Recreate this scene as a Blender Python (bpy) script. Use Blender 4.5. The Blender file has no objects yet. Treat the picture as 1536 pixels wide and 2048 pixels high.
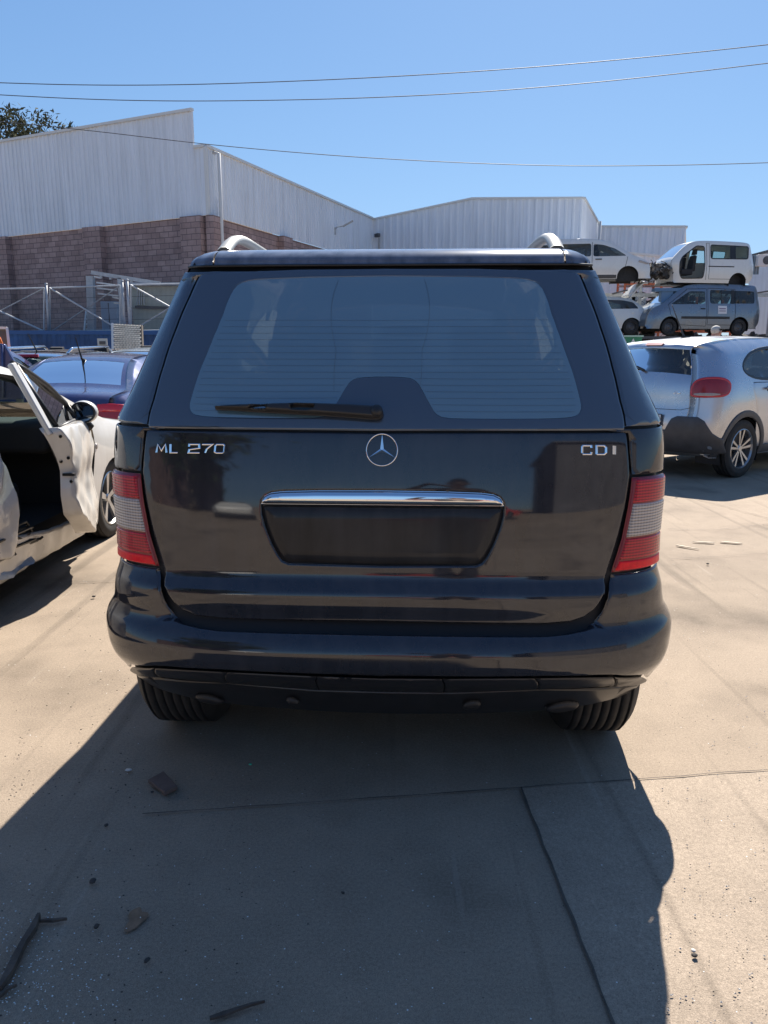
import bpy, math, random
import numpy as np
from mathutils import Vector, Matrix, geometry
random.seed(7); rng = np.random.RandomState(7)
R_ = math.radians
C = bpy.context.scene.collection
scene = bpy.context.scene
# ------------------------------------------------------------------ camera
CAMZ = 1.40; PITCH = R_(11.8); FPX = 1539.0
cam_d = bpy.data.cameras.new("camera"); cam = bpy.data.objects.new("camera", cam_d); C.objects.link(cam)
cam.location = (0, 0, CAMZ); cam.rotation_euler = (R_(90) - PITCH, 0, 0)
cam_d.sensor_fit = 'VERTICAL'; cam_d.sensor_height = 36; cam_d.sensor_width = 27
cam_d.lens = 36 * FPX / 2048; cam_d.clip_end = 3000; cam_d.clip_start = 0.05
scene.camera = cam
scene.render.resolution_x = 768; scene.render.resolution_y = 1024
# ------------------------------------------------------------------ light
SKYTINT = (6.0, 8.0, 10.6); SKYSTR = .10
SUN = Vector((0.26, 0.96, 1.0)).normalized()
EL = math.asin(SUN.z); AZ = math.atan2(SUN.x, SUN.y)
w = bpy.data.worlds.new("World"); scene.world = w; w.use_nodes = True
nt = w.node_tree; bg = nt.nodes['Background']
sky = nt.nodes.new('ShaderNodeTexSky'); sky.sky_type = 'NISHITA'; sky.sun_disc = False
sky.sun_elevation = EL; sky.sun_rotation = AZ; sky.air_density = 1.0; sky.dust_density = 0.25; sky.ozone_density = 3.0
sky.altitude = 50
# the bright band round the sun and the horizon is compressed so that the whole sky stays a clear blue
_k = 1.15
sc_ = nt.nodes.new('ShaderNodeVectorMath'); sc_.operation = 'SCALE'; sc_.inputs['Scale'].default_value = .10; nt.links.new(sky.outputs[0], sc_.inputs[0])
d1 = nt.nodes.new('ShaderNodeVectorMath'); d1.operation = 'MULTIPLY_ADD'; d1.inputs[1].default_value = (_k, _k, _k); d1.inputs[2].default_value = (1, 1, 1); nt.links.new(sc_.outputs[0], d1.inputs[0])
d2 = nt.nodes.new('ShaderNodeVectorMath'); d2.operation = 'DIVIDE'; nt.links.new(sc_.outputs[0], d2.inputs[0]); nt.links.new(d1.outputs[0], d2.inputs[1])
d3 = nt.nodes.new('ShaderNodeVectorMath'); d3.operation = 'MULTIPLY'; d3.inputs[1].default_value = SKYTINT; nt.links.new(d2.outputs[0], d3.inputs[0])
nt.links.new(d3.outputs[0], bg.inputs[0]); bg.inputs[1].default_value = SKYSTR
sl = bpy.data.lights.new("sun", 'SUN'); sl.energy = 5.0; sl.angle = R_(0.5); sl.color = (1.0, 0.93, 0.84)
so = bpy.data.objects.new("sun", sl); C.objects.link(so); so.rotation_euler = SUN.to_track_quat('Z', 'Y').to_euler()
so.location = SUN * 80
scene.view_settings.view_transform = 'Standard'; scene.view_settings.look = 'None'
scene.view_settings.exposure = 1.06; scene.view_settings.gamma = 1

# ------------------------------------------------------------------ camera-derived placement
_F = Vector((0, math.cos(PITCH), -math.sin(PITCH))); _U = Vector((0, math.sin(PITCH), math.cos(PITCH)))
def ray(px, py):
    return _F + Vector(((px - 768) / FPX, 0, 0)) + _U * (-(py - 1024) / FPX)
def P(px, py, Y):
    d = ray(px, py); return Vector((0, 0, CAMZ)) + d * (Y / d.y)
def PX(v):
    v = Vector(v) - Vector((0, 0, CAMZ)); k = v.dot(_F); return (768 + FPX * v.x / k, 1024 - FPX * v.dot(_U) / k)
def G(px, py, z=0.0):
    d = ray(px, py); return Vector((0, 0, CAMZ)) + d * ((z - CAMZ) / d.z)

# ------------------------------------------------------------------ object helpers
def tag(o, label=None, cat=None, group=None, kind=None):
    if label: o['label'] = label
    if cat: o['category'] = cat
    if group: o['group'] = group
    if kind: o['kind'] = kind
    return o
def thing(name, label, cat, group=None):
    o = bpy.data.objects.new(name, None); C.objects.link(o); o.empty_display_size = .2
    return tag(o, label, cat, group)
def descend(o):
    for c in o.children:
        yield c
        yield from descend(c)
def rebase(root, loc, rotz=0):
    """parts were written in world coordinates: put the empty at loc, keep them where they are"""
    loc = Vector(loc); M = (Matrix.Translation(loc) @ Matrix.Rotation(rotz, 4, 'Z')).inverted()
    for c in descend(root):
        if c.type == 'MESH': c.data.transform(M)
    root.location = loc; root.rotation_euler = (0, 0, rotz)
    return root
def rebase_mesh(o, loc):
    o.data.transform(Matrix.Translation(-Vector(loc))); o.location = loc; return o
def copy_tree(o, parent=None):
    c = o.copy(); C.objects.link(c); c.parent = parent
    for ch in list(o.children): copy_tree(ch, c)
    return c
def mesh_obj(name, verts, faces, mat, parent=None, smooth=False, normals=None, mats=None, midx=None):
    me = bpy.data.meshes.new(name); me.from_pydata([tuple(map(float, v)) for v in verts], [], [tuple(int(i) for i in f) for f in faces])
    if mats:
        for m in mats: me.materials.append(m)
        me.polygons.foreach_set('material_index', midx)
    elif mat: me.materials.append(mat)
    if smooth: me.polygons.foreach_set('use_smooth', [True] * len(me.polygons))
    me.update()
    if normals is not None: me.normals_split_custom_set_from_vertices([tuple(map(float, n)) for n in normals])
    o = bpy.data.objects.new(name, me); C.objects.link(o)
    if parent: o.parent = parent
    return o
class MB:
    def __init__(s): s.v = []; s.f = []; s.sm = False
    def add(s, vs, fs):
        k = len(s.v); s.v += [Vector(v) for v in vs]; s.f += [tuple(i + k for i in f) for f in fs]; return s
    def box(s, c, d, rot=None, taper=1.0):
        hx, hy, hz = d[0] / 2, d[1] / 2, d[2] / 2
        vs = [Vector((sx * hx * (taper if sz > 0 else 1), sy * hy * (taper if sz > 0 else 1), sz * hz)) for sz in (-1, 1) for sy in (-1, 1) for sx in (-1, 1)]
        if rot is not None:
            if not isinstance(rot, Matrix): rot = Matrix.Rotation(rot, 3, 'Z')
            vs = [rot @ v for v in vs]
        c = Vector(c)
        return s.add([v + c for v in vs], [(0, 2, 3, 1), (4, 5, 7, 6), (0, 1, 5, 4), (2, 6, 7, 3), (0, 4, 6, 2), (1, 3, 7, 5)])
    def bar(s, a, b, wd, hd=None, up=(0, 0, 1)):
        a = Vector(a); b = Vector(b); hd = hd or wd; d = (b - a); L = d.length
        if L < 1e-6: return s
        y = d / L; u = Vector(up)
        if abs(y.dot(u)) > .99: u = Vector((1, 0, 0))
        x = y.cross(u).normalized(); z = x.cross(y)
        M = Matrix((x, y, z)).transposed()
        return s.box((a + b) / 2, (wd, L, hd), M)
    def tube(s, pts, r, n=8, cap=True):
        pts = [Vector(p) for p in pts]; rs = r if isinstance(r, (list, tuple)) else [r] * len(pts)
        k = len(s.v); ref = None
        for i, p in enumerate(pts):
            d = (pts[min(i + 1, len(pts) - 1)] - pts[max(i - 1, 0)]).normalized()
            if ref is None:
                ref = Vector((0, 0, 1)) if abs(d.z) < .9 else Vector((1, 0, 0))
            x = (ref - d * ref.dot(d)).normalized(); y = d.cross(x); ref = x
            for j in range(n):
                a = 2 * math.pi * j / n; s.v.append(p + (x * math.cos(a) + y * math.sin(a)) * rs[i])
        for i in range(len(pts) - 1):
            for j in range(n):
                a = k + i * n + j; b = k + i * n + (j + 1) % n; s.f.append((a, b, b + n, a + n))
        if cap:
            s.f.append(tuple(k + j for j in reversed(range(n)))); e = k + (len(pts) - 1) * n; s.f.append(tuple(e + j for j in range(n)))
        return s
    def lathe(s, prof, c, axis='X', n=32, closed=False):
        """prof: (axial, radius)"""
        k = len(s.v); c = Vector(c); m = len(prof)
        for a, r in prof:
            for j in range(n):
                t = 2 * math.pi * j / n; u = math.cos(t) * r; w_ = math.sin(t) * r
                s.v.append(c + {'X': Vector((a, u, w_)), 'Y': Vector((u, a, w_)), 'Z': Vector((u, w_, a))}[axis])
        for i in range(m if closed else m - 1):
            i2 = (i + 1) % m
            for j in range(n):
                s.f.append((k + i * n + j, k + i * n + (j + 1) % n, k + i2 * n + (j + 1) % n, k + i2 * n + j))
        return s
    def prism(s, poly, fn, depth):
        """poly 2D list; fn(u,v)->Vector ; depth Vector"""
        n = len(poly); a = [Vector(fn(*p)) for p in poly]; D = Vector(depth)
        return s.add(a + [p + D for p in a], [tuple(range(n)), tuple(reversed(range(n, 2 * n)))] + [(i, i + n, (i + 1) % n + n, (i + 1) % n) for i in range(n)])
    def blob(s, c, r, n=10, m=6, jit=0.0):
        k = len(s.v); c = Vector(c); r = r if hasattr(r, '__len__') else (r, r, r)
        for i in range(m + 1):
            th = math.pi * i / m
            for j in range(n):
                ph = 2 * math.pi * j / n; q = 1 + random.uniform(-jit, jit)
                s.v.append(c + Vector((math.sin(th) * math.cos(ph) * r[0] * q, math.sin(th) * math.sin(ph) * r[1] * q, math.cos(th) * r[2] * q)))
        for i in range(m):
            for j in range(n): s.f.append((k + i * n + j, k + (i + 1) * n + j, k + (i + 1) * n + (j + 1) % n, k + i * n + (j + 1) % n))
        return s
    def xf(s, M):
        s.v = [M @ v for v in s.v]; return s
    def build(s, name, mat, parent=None, smooth=False, bevel=0, seg=2):
        o = mesh_obj(name, s.v, s.f, mat, parent, smooth)
        if bevel:
            b = o.modifiers.new('b', 'BEVEL'); b.width = bevel; b.segments = seg; b.limit_method = 'ANGLE'; b.angle_limit = R_(35)
            o.data.polygons.foreach_set('use_smooth', [True] * len(o.data.polygons)); b.harden_normals = True
        return o

# ------------------------------------------------------------------ materials
def mat(name, col, rough=.5, metal=0., coat=0., ior=1.5, noise=None, bump=None, spec=None, rvar=None, coatr=.03, trans=0, emit=None):
    """noise=(scale, amount, detail) value variation of the base colour; bump=(scale, strength, dist)"""
    m = bpy.data.materials.new(name); m.use_nodes = True; n = m.node_tree.nodes; l = m.node_tree.links
    b = n['Principled BSDF']; b.inputs['Base Color'].default_value = (*col, 1); b.inputs['Roughness'].default_value = rough
    b.inputs['Metallic'].default_value = metal; b.inputs['IOR'].default_value = ior
    b.inputs['Coat Weight'].default_value = coat; b.inputs['Coat Roughness'].default_value = coatr
    if spec is not None: b.inputs['Specular IOR Level'].default_value = spec
    tc = n.new('ShaderNodeTexCoord')
    if noise:
        t = n.new('ShaderNodeTexNoise'); t.inputs['Scale'].default_value = noise[0]; t.inputs['Detail'].default_value = noise[2] if len(noise) > 2 else 4
        t.inputs['Roughness'].default_value = .65
        l.new(tc.outputs['Object'], t.inputs['Vector'])
        r = n.new('ShaderNodeValToRGB'); a = noise[1]
        r.color_ramp.elements[0].position = .3; r.color_ramp.elements[1].position = .7
        r.color_ramp.elements[0].color = (*[c * (1 - a) for c in col], 1); r.color_ramp.elements[1].color = (*[min(1, c * (1 + a)) for c in col], 1)
        l.new(t.outputs[0], r.inputs[0]); l.new(r.outputs[0], b.inputs['Base Color'])
    if rvar:
        t = n.new('ShaderNodeTexNoise'); t.inputs['Scale'].default_value = rvar[0]; t.inputs['Detail'].default_value = 5
        l.new(tc.outputs['Object'], t.inputs['Vector'])
        mr = n.new('ShaderNodeMapRange'); mr.inputs[1].default_value = .35; mr.inputs[2].default_value = .7
        mr.inputs[3].default_value = rvar[1]; mr.inputs[4].default_value = rvar[2]
        l.new(t.outputs[0], mr.inputs[0]); l.new(mr.outputs[0], b.inputs['Roughness'])
    if bump:
        t = n.new('ShaderNodeTexNoise'); t.inputs['Scale'].default_value = bump[0]; t.inputs['Detail'].default_value = 4
        l.new(tc.outputs['Object'], t.inputs['Vector'])
        bp = n.new('ShaderNodeBump'); bp.inputs['Strength'].default_value = bump[1]; bp.inputs['Distance'].default_value = bump[2]
        l.new(t.outputs[0], bp.inputs['Height']); l.new(bp.outputs[0], b.inputs['Normal'])
    return m
def dusty(m, dcol=(.33, .29, .23), amt=.12, scale=2.5):
    """a film of dust over a painted surface, on the roof with painted sky sheen"""
    n = m.node_tree.nodes; l = m.node_tree.links; b = n['Principled BSDF']; out = n['Material Output']
    d = n.new('ShaderNodeBsdfDiffuse'); d.inputs[0].default_value = (*dcol, 1)
    tc = n.new('ShaderNodeTexCoord'); t = n.new('ShaderNodeTexNoise'); t.inputs['Scale'].default_value = scale; t.inputs['Detail'].default_value = 8; t.inputs['Roughness'].default_value = .7
    l.new(tc.outputs['Object'], t.inputs['Vector'])
    mp = n.new('ShaderNodeMapping'); mp.inputs['Scale'].default_value = (14, 14, 1.2); l.new(tc.outputs['Object'], mp.inputs[0])
    t2 = n.new('ShaderNodeTexNoise'); t2.inputs['Scale'].default_value = 1.6; t2.inputs['Detail'].default_value = 6; l.new(mp.outputs[0], t2.inputs['Vector'])
    av = n.new('ShaderNodeMath'); av.operation = 'MULTIPLY_ADD'; av.inputs[1].default_value = .45; l.new(t2.outputs[0], av.inputs[0])
    av2 = n.new('ShaderNodeMath'); av2.operation = 'MULTIPLY'; av2.inputs[1].default_value = .55; l.new(t.outputs[0], av2.inputs[0]); l.new(av2.outputs[0], av.inputs[2])
    mr = n.new('ShaderNodeMapRange'); mr.inputs[1].default_value = .36; mr.inputs[2].default_value = .66; mr.inputs[3].default_value = amt * .3; mr.inputs[4].default_value = amt * 1.2
    l.new(av.outputs[0], mr.inputs[0])
    mx = n.new('ShaderNodeMixShader'); l.new(mr.outputs[0], mx.inputs[0]); l.new(b.outputs[0], mx.inputs[1]); l.new(d.outputs[0], mx.inputs[2]); l.new(mx.outputs[0], out.inputs[0])
    return m
def glass(name, tint=(.6, .7, .68), ior=1.55, base=.0, rough=.0, dust=.0, dcol=(.4, .42, .42)):
    """thin car glass: tinted transmission plus a fresnel reflection and a film of dust, with painted glare haze on the rear window"""
    m = bpy.data.materials.new(name); m.use_nodes = True; n = m.node_tree.nodes; l = m.node_tree.links
    n.remove(n['Principled BSDF']); out = n['Material Output']
    tr = n.new('ShaderNodeBsdfTransparent'); tr.inputs[0].default_value = (*tint, 1)
    gl = n.new('ShaderNodeBsdfGlossy'); gl.inputs[0].default_value = (1, 1, 1, 1); gl.inputs[1].default_value = rough
    fr = n.new('ShaderNodeFresnel'); fr.inputs[0].default_value = ior
    ad = n.new('ShaderNodeMath'); ad.operation = 'ADD'; ad.use_clamp = True; ad.inputs[1].default_value = base
    l.new(fr.outputs[0], ad.inputs[0])
    df = n.new('ShaderNodeBsdfDiffuse'); df.inputs[0].default_value = (*dcol, 1)
    m0 = n.new('ShaderNodeMixShader'); m0.inputs[0].default_value = dust
    l.new(tr.outputs[0], m0.inputs[1]); l.new(df.outputs[0], m0.inputs[2])
    mx = n.new('ShaderNodeMixShader'); l.new(ad.outputs[0], mx.inputs[0]); l.new(m0.outputs[0], mx.inputs[1]); l.new(gl.outputs[0], mx.inputs[2])
    l.new(mx.outputs[0], out.inputs[0]); return m

# ------------------------------------------------------------------ 2-D triangulated panels
def resample(poly, step, closed=True):
    out = []; n = len(poly)
    for i in range(n if closed else n - 1):
        a = np.array(poly[i], float); b = np.array(poly[(i + 1) % n], float); L = np.linalg.norm(b - a)
        k = max(1, int(math.ceil(L / step)))
        for j in range(k): out.append(a + (b - a) * j / k)
    if not closed: out.append(np.array(poly[-1], float))
    return np.array(out)
def chaikin(poly, it=2, closed=False):
    p = [np.array(q, float) for q in poly]
    for _ in range(it):
        q = []; n = len(p)
        if not closed: q.append(p[0])
        for i in range(n if closed else n - 1):
            a = p[i]; b = p[(i + 1) % n]; q += [a * .75 + b * .25, a * .25 + b * .75]
        if not closed: q.append(p[-1])
        p = q
    return p
def inpoly(pts, poly):
    x, y = pts[:, 0], pts[:, 1]; ins = np.zeros(len(pts), bool); n = len(poly)
    for i in range(n):
        x1, y1 = poly[i]; x2, y2 = poly[(i + 1) % n]
        if y1 == y2: continue
        c = ((y1 > y) != (y2 > y)) & (x < (x2 - x1) * (y - y1) / (y2 - y1) + x1); ins ^= c
    return ins
def dist_poly(pts, polys, closed=True):
    """distance, and normal-y^2 of the nearest edge"""
    best = np.full(len(pts), 1e9); nn = np.zeros(len(pts))
    for poly in polys:
        poly = np.asarray(poly); A = poly; B = np.roll(poly, -1, 0)
        if not closed: A = A[:-1]; B = B[:-1]
        for a, b in zip(A, B):
            ab = b - a; L2 = ab @ ab
            if L2 < 1e-12: continue
            t = np.clip(((pts - a) @ ab) / L2, 0, 1); q = pts - a - t[:, None] * ab
            d = np.hypot(q[:, 0], q[:, 1]); m = d < best; best[m] = d[m]; nn[m] = ab[1] ** 2 / L2
    return best, nn
def area2(p):
    p = np.asarray(p); x, y = p[:, 0], p[:, 1]; return .5 * np.sum(x * np.roll(y, -1) - np.roll(x, -1) * y)
def inset(poly, d):
    p = np.asarray(poly, float)
    if area2(p) < 0: p = p[::-1]
    n = len(p); out = []
    for i in range(n):
        a = p[i - 1]; b = p[i]; c = p[(i + 1) % n]
        e1 = b - a; e2 = c - b
        l1 = np.linalg.norm(e1); l2 = np.linalg.norm(e2)
        if l1 < 1e-9 or l2 < 1e-9: continue
        n1 = np.array([-e1[1], e1[0]]) / l1; n2 = np.array([-e2[1], e2[0]]) / l2
        m = n1 + n2; k = 1 + n1 @ n2
        if k < .15: k = .15
        out.append(b + m / k * d)
    return np.array(out)
def triangulate(outer, holes, step, rings=(), bstep=None):
    bstep = bstep or step
    polys = [resample(outer, bstep)] + [resample(h, bstep) for h in holes]
    vs = []; es = []
    for p in polys:
        k = len(vs); vs += [tuple(q) for q in p]; es += [(k + i, k + (i + 1) % len(p)) for i in range(len(p))]
    allb = polys
    mn = polys[0].min(0); mx = polys[0].max(0)
    gx = np.arange(mn[0] + step / 2, mx[0], step); gy = np.arange(mn[1] + step / 2, mx[1], step)
    if len(gx) and len(gy):
        g = np.array([(a + (step / 2 if j % 2 else 0), b) for j, b in enumerate(gy) for a in gx])
        ins = inpoly(g, polys[0])
        for h in polys[1:]: ins &= ~inpoly(g, h)
        g = g[ins]
        if len(g):
            d, _ = dist_poly(g, allb); dm = max(step * .45, (max(rings) + step * .3) if rings else 0); g = g[d > dm]
            vs += [tuple(q) for q in g]
    for r in rings:
        for ip, p in enumerate(polys):
            q = inset(p, r if ip == 0 else -r)
            ins = inpoly(q, polys[0])
            for h in polys[1:]: ins &= ~inpoly(q, h)
            q = q[ins]
            if len(q):
                d, _ = dist_poly(q, allb); q = q[d > r * .8]
                vs += [tuple(x) for x in q]
    V, E, Fc, *_ = geometry.delaunay_2d_cdt([Vector(v) for v in vs], es, [], 0, 1e-6)
    V = np.array([tuple(v) for v in V]); F = np.array([f for f in Fc if len(f) == 3])
    cen = V[F].mean(1); ins = inpoly(cen, polys[0])
    for h in polys[1:]: ins &= ~inpoly(cen, h)
    F = F[ins]
    a = V[F[:, 0]]; b = V[F[:, 1]]; c = V[F[:, 2]]
    ar = (b[:, 0] - a[:, 0]) * (c[:, 1] - a[:, 1]) - (c[:, 0] - a[:, 0]) * (b[:, 1] - a[:, 1])
    F = F[np.abs(ar) > 1e-10]
    return V, F, polys
def rnd(d, R):
    d = np.minimum(np.maximum(d, 0), R); return R * (1 - np.sqrt(np.maximum(0, 1 - ((R - d) / R) ** 2)))
def mapped_panel(name, outer, holes, fn, m, parent, step=.03, edge=.004, off=0., height=None, flip=False, rings=None, bstep=None, analytic=True, grad_eps=.0008):
    """fn(pts Nx2)->(pos Nx3, normal Nx3). edge: radius over which the panel curls in; height: scale of that curl"""
    if rings is None: rings = (edge * .15, edge * .5, edge) if edge else ()
    V, F, polys = triangulate(outer, holes, step, rings, bstep)
    def full(p):
        pos, nor = fn(p)
        o = np.full(len(p), off)
        if edge:
            d, _ = dist_poly(p, polys); k = (height if height is not None else edge) / edge
            o = o - rnd(d, edge) * k
        return pos + nor * o[:, None]
    pos = full(V)
    normals = None
    if analytic:
        cen = V.mean(0); e = grad_eps
        # evaluate slightly inside the border so that the curl is felt
        dx = full(V + [e, 0]) - full(V - [e, 0]); dy = full(V + [0, e]) - full(V - [0, e])
        nn = np.cross(dx, dy); L = np.linalg.norm(nn, axis=1); L[L == 0] = 1; normals = nn / L[:, None]
        _, ref = fn(V); s = np.sign((normals * ref).sum(1)); s[s == 0] = 1; normals = normals * s[:, None]
    # orient the faces
    a = pos[F[:, 0]]; b = pos[F[:, 1]]; c = pos[F[:, 2]]; fnn = np.cross(b - a, c - a)
    _, ref = fn(V[F].mean(1)); fl = (fnn * ref).sum(1) < 0
    F = F.copy(); F[fl] = F[fl][:, ::-1]
    return mesh_obj(name, pos, F, m, parent, True, normals)
def pchip(xs, ys):
    xs = np.array(xs, float); ys = np.array(ys, float); h = np.diff(xs); dl = np.diff(ys) / h; d = np.zeros(len(xs))
    for i in range(1, len(xs) - 1):
        if dl[i - 1] * dl[i] > 0:
            w1 = 2 * h[i] + h[i - 1]; w2 = h[i] + 2 * h[i - 1]; d[i] = (w1 + w2) / (w1 / dl[i - 1] + w2 / dl[i])
    d[0] = dl[0]; d[-1] = dl[-1]
    def f(x):
        x = np.clip(x, xs[0], xs[-1]); i = np.clip(np.searchsorted(xs, x) - 1, 0, len(xs) - 2)
        t = (x - xs[i]) / h[i]
        return (2 * t**3 - 3 * t**2 + 1) * ys[i] + (t**3 - 2 * t**2 + t) * h[i] * d[i] + (-2 * t**3 + 3 * t**2) * ys[i + 1] + (t**3 - t**2) * h[i] * d[i + 1]
    return f
# ------------------------------------------------------------------ shared materials
M = {}
M['ml_paint'] = dusty(mat('midnight_paint', (.006, .007, .013), .12, coat=1.0, ior=1.6, spec=.0, coatr=.055), dcol=(.28, .28, .30), amt=.085)
M['ml_roof'] = dusty(mat('roof_paint_sky_sheen', (.010, .012, .022), .2, coat=1.0, ior=1.6, spec=.2, coatr=.06), dcol=(.30, .35, .46), amt=.50)  # dust plus sky reflection painted into one pale blue film
M['ml_recess'] = dusty(mat('recess_paint', (.010, .010, .012), .35, coat=.4, ior=1.5, spec=.1, coatr=.12), dcol=(.28, .28, .28), amt=.10)
M['ml_paint'].node_tree.nodes['Principled BSDF'].inputs['Coat IOR'].default_value = 1.72
M['ml_black'] = mat('black_liner', (.004, .004, .005), .7)
M['band'] = mat('ceramic_band_glass', (.045, .060, .086), .5, coat=1, ior=1.6, coatr=.01, spec=0.)  # blue grey base paints glare haze over the black ceramic
M['band'].node_tree.nodes['Principled BSDF'].inputs['Coat IOR'].default_value = 2.0
M['plastic'] = mat('black_plastic', (.018, .018, .02), .45, noise=(8, .3))
M['plastic_grey'] = mat('grey_plastic', (.06, .062, .068), .5, noise=(8, .2))
M['rubber'] = mat('tyre_rubber', (.022, .021, .02), .75, noise=(14, .4), bump=(60, .2, .004))
M['chrome'] = mat('chrome', (.85, .86, .88), .04, metal=1)
M['steel'] = mat('galvanised_steel', (.42, .44, .46), .5, metal=.25, noise=(6, .15))
M['steel_dark'] = mat('dark_steel', (.10, .10, .105), .5, metal=.5, noise=(6, .3))
M['rim'] = mat('alloy', (.5, .5, .5), .3, metal=.85)
M['rim_dark'] = mat('rim_black', (.015, .015, .016), .4)
M['seat'] = mat('seat_cloth', (.03, .031, .035), .85, noise=(20, .25))
M['interior'] = mat('interior_trim', (.04, .042, .045), .8)
M['interior_lt'] = mat('interior_trim_light', (.22, .22, .2), .8)
M['glass'] = glass('car_glass', (.50, .60, .60), 1.5, base=.02, dust=.06)
M['glass_clear'] = glass('car_glass_clear', (.66, .76, .74), 1.13, base=.0, dust=.14, dcol=(.30, .42, .40))
M['glass_dark'] = glass('privacy_glass', (.10, .13, .14), 1.6, base=.05, dust=.02)
M['ml_glass'] = glass('rear_heated_glass', (.20, .24, .26), 1.8, base=.11, dust=.60, dcol=(.155, .27, .34))  # thick teal film paints glare haze on top of the dust
M['mirror'] = mat('mirror_glass', (.55, .6, .62), .03, metal=1)
def lens_mat(name, col, ribs=1.0, rough=.12, metal=0, horiz=230., vert=260., bulk=.9):
    m = mat(name, col, rough, metal=metal, coat=.45, ior=1.5, spec=.3, coatr=.08); n = m.node_tree.nodes; l = m.node_tree.links; b = n['Principled BSDF']
    tc = n.new('ShaderNodeTexCoord'); sp = n.new('ShaderNodeSeparateXYZ'); l.new(tc.outputs['Object'], sp.inputs[0])
    def sine(out, k):
        a = n.new('ShaderNodeMath'); a.operation = 'MULTIPLY'; a.inputs[1].default_value = k; l.new(out, a.inputs[0])
        s = n.new('ShaderNodeMath'); s.operation = 'SINE'; l.new(a.outputs[0], s.inputs[0]); return s
    sz = sine(sp.outputs['Z'], 2 * math.pi * horiz / 2); sx = sine(sp.outputs['X'], 2 * math.pi * vert / 2)
    ab = n.new('ShaderNodeMath'); ab.operation = 'ABSOLUTE'; l.new(sz.outputs[0], ab.inputs[0])
    ad = n.new('ShaderNodeMath'); ad.operation = 'MULTIPLY_ADD'; ad.inputs[1].default_value = .14; l.new(sx.outputs[0], ad.inputs[0]); l.new(ab.outputs[0], ad.inputs[2])
    bp = n.new('ShaderNodeBump'); bp.inputs['Strength'].default_value = ribs; bp.inputs['Distance'].default_value = .0016
    l.new(ad.outputs[0], bp.inputs['Height']); l.new(bp.outputs[0], b.inputs['Normal'])
    mr = n.new('ShaderNodeMapRange'); mr.inputs[3].default_value = .40; mr.inputs[4].default_value = 1.35; l.new(ad.outputs[0], mr.inputs[0])
    mv = n.new('ShaderNodeVectorMath'); mv.operation = 'SCALE'; mv.inputs[0].default_value = col; l.new(mr.outputs[0], mv.inputs['Scale']); l.new(mv.outputs[0], b.inputs['Base Color'])
    b.inputs['Emission Color'].default_value = (0, 0, 0, 1)
    return m
M['lens_red'] = lens_mat('lens_red', (.40, .008, .022), .5, horiz=110, vert=190)
M['lens_clear'] = lens_mat('lens_clear', (.40, .355, .325), .9, rough=.25, metal=.0, horiz=110, vert=190)
M['lens_red_plain'] = mat('lens_red_reflector', (.80, .006, .02), .35, coat=.25, spec=.2, noise=(60, .15))
M['lens_frame'] = mat('lens_frame_red', (.22, .006, .014), .3, coat=.4)
M['car_red_light'] = mat('brake_light_red', (.5, .012, .02), .2, coat=1)
M['car_dark_red'] = mat('brake_light_dark', (.26, .012, .018), .3, coat=.5)
def paint(name, col, metal=.0, rough=.3, dust=.1):
    return dusty(mat(name, col, rough, metal=metal, coat=.9, ior=1.5, rvar=(2, rough * .7, rough * 1.3)), amt=dust)
M['white'] = paint('white_paint', (.74, .74, .71), 0, .3)
M['white_dirty'] = paint('grimy_white_paint', (.68, .67, .64), 0, .35, .25)
M['blue'] = paint('blue_paint', (.022, .036, .135), .4, .28, .07)
M['silver'] = paint('silver_paint', (.52, .54, .58), .8, .3, .03)
M['grey_blue'] = paint('grey_blue_paint', (.16, .22, .29), .5, .32, .22)
M['dark_grey'] = paint('dark_grey_paint', (.035, .036, .042), .3, .3, .15)
M['pale_blue'] = paint('pale_blue_paint', (.36, .45, .52), .4, .3, .1)
M['green_grey'] = paint('green_grey_paint', (.20, .26, .25), .4, .3, .12)
M['red_paint'] = paint('red_paint', (.42, .03, .025), 0, .3, .12)
M['engine'] = mat('engine_metal', (.16, .155, .15), .5, metal=.4, noise=(12, .6))
M['engine_dk'] = mat('engine_black', (.02, .02, .022), .6, noise=(12, .4))
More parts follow.
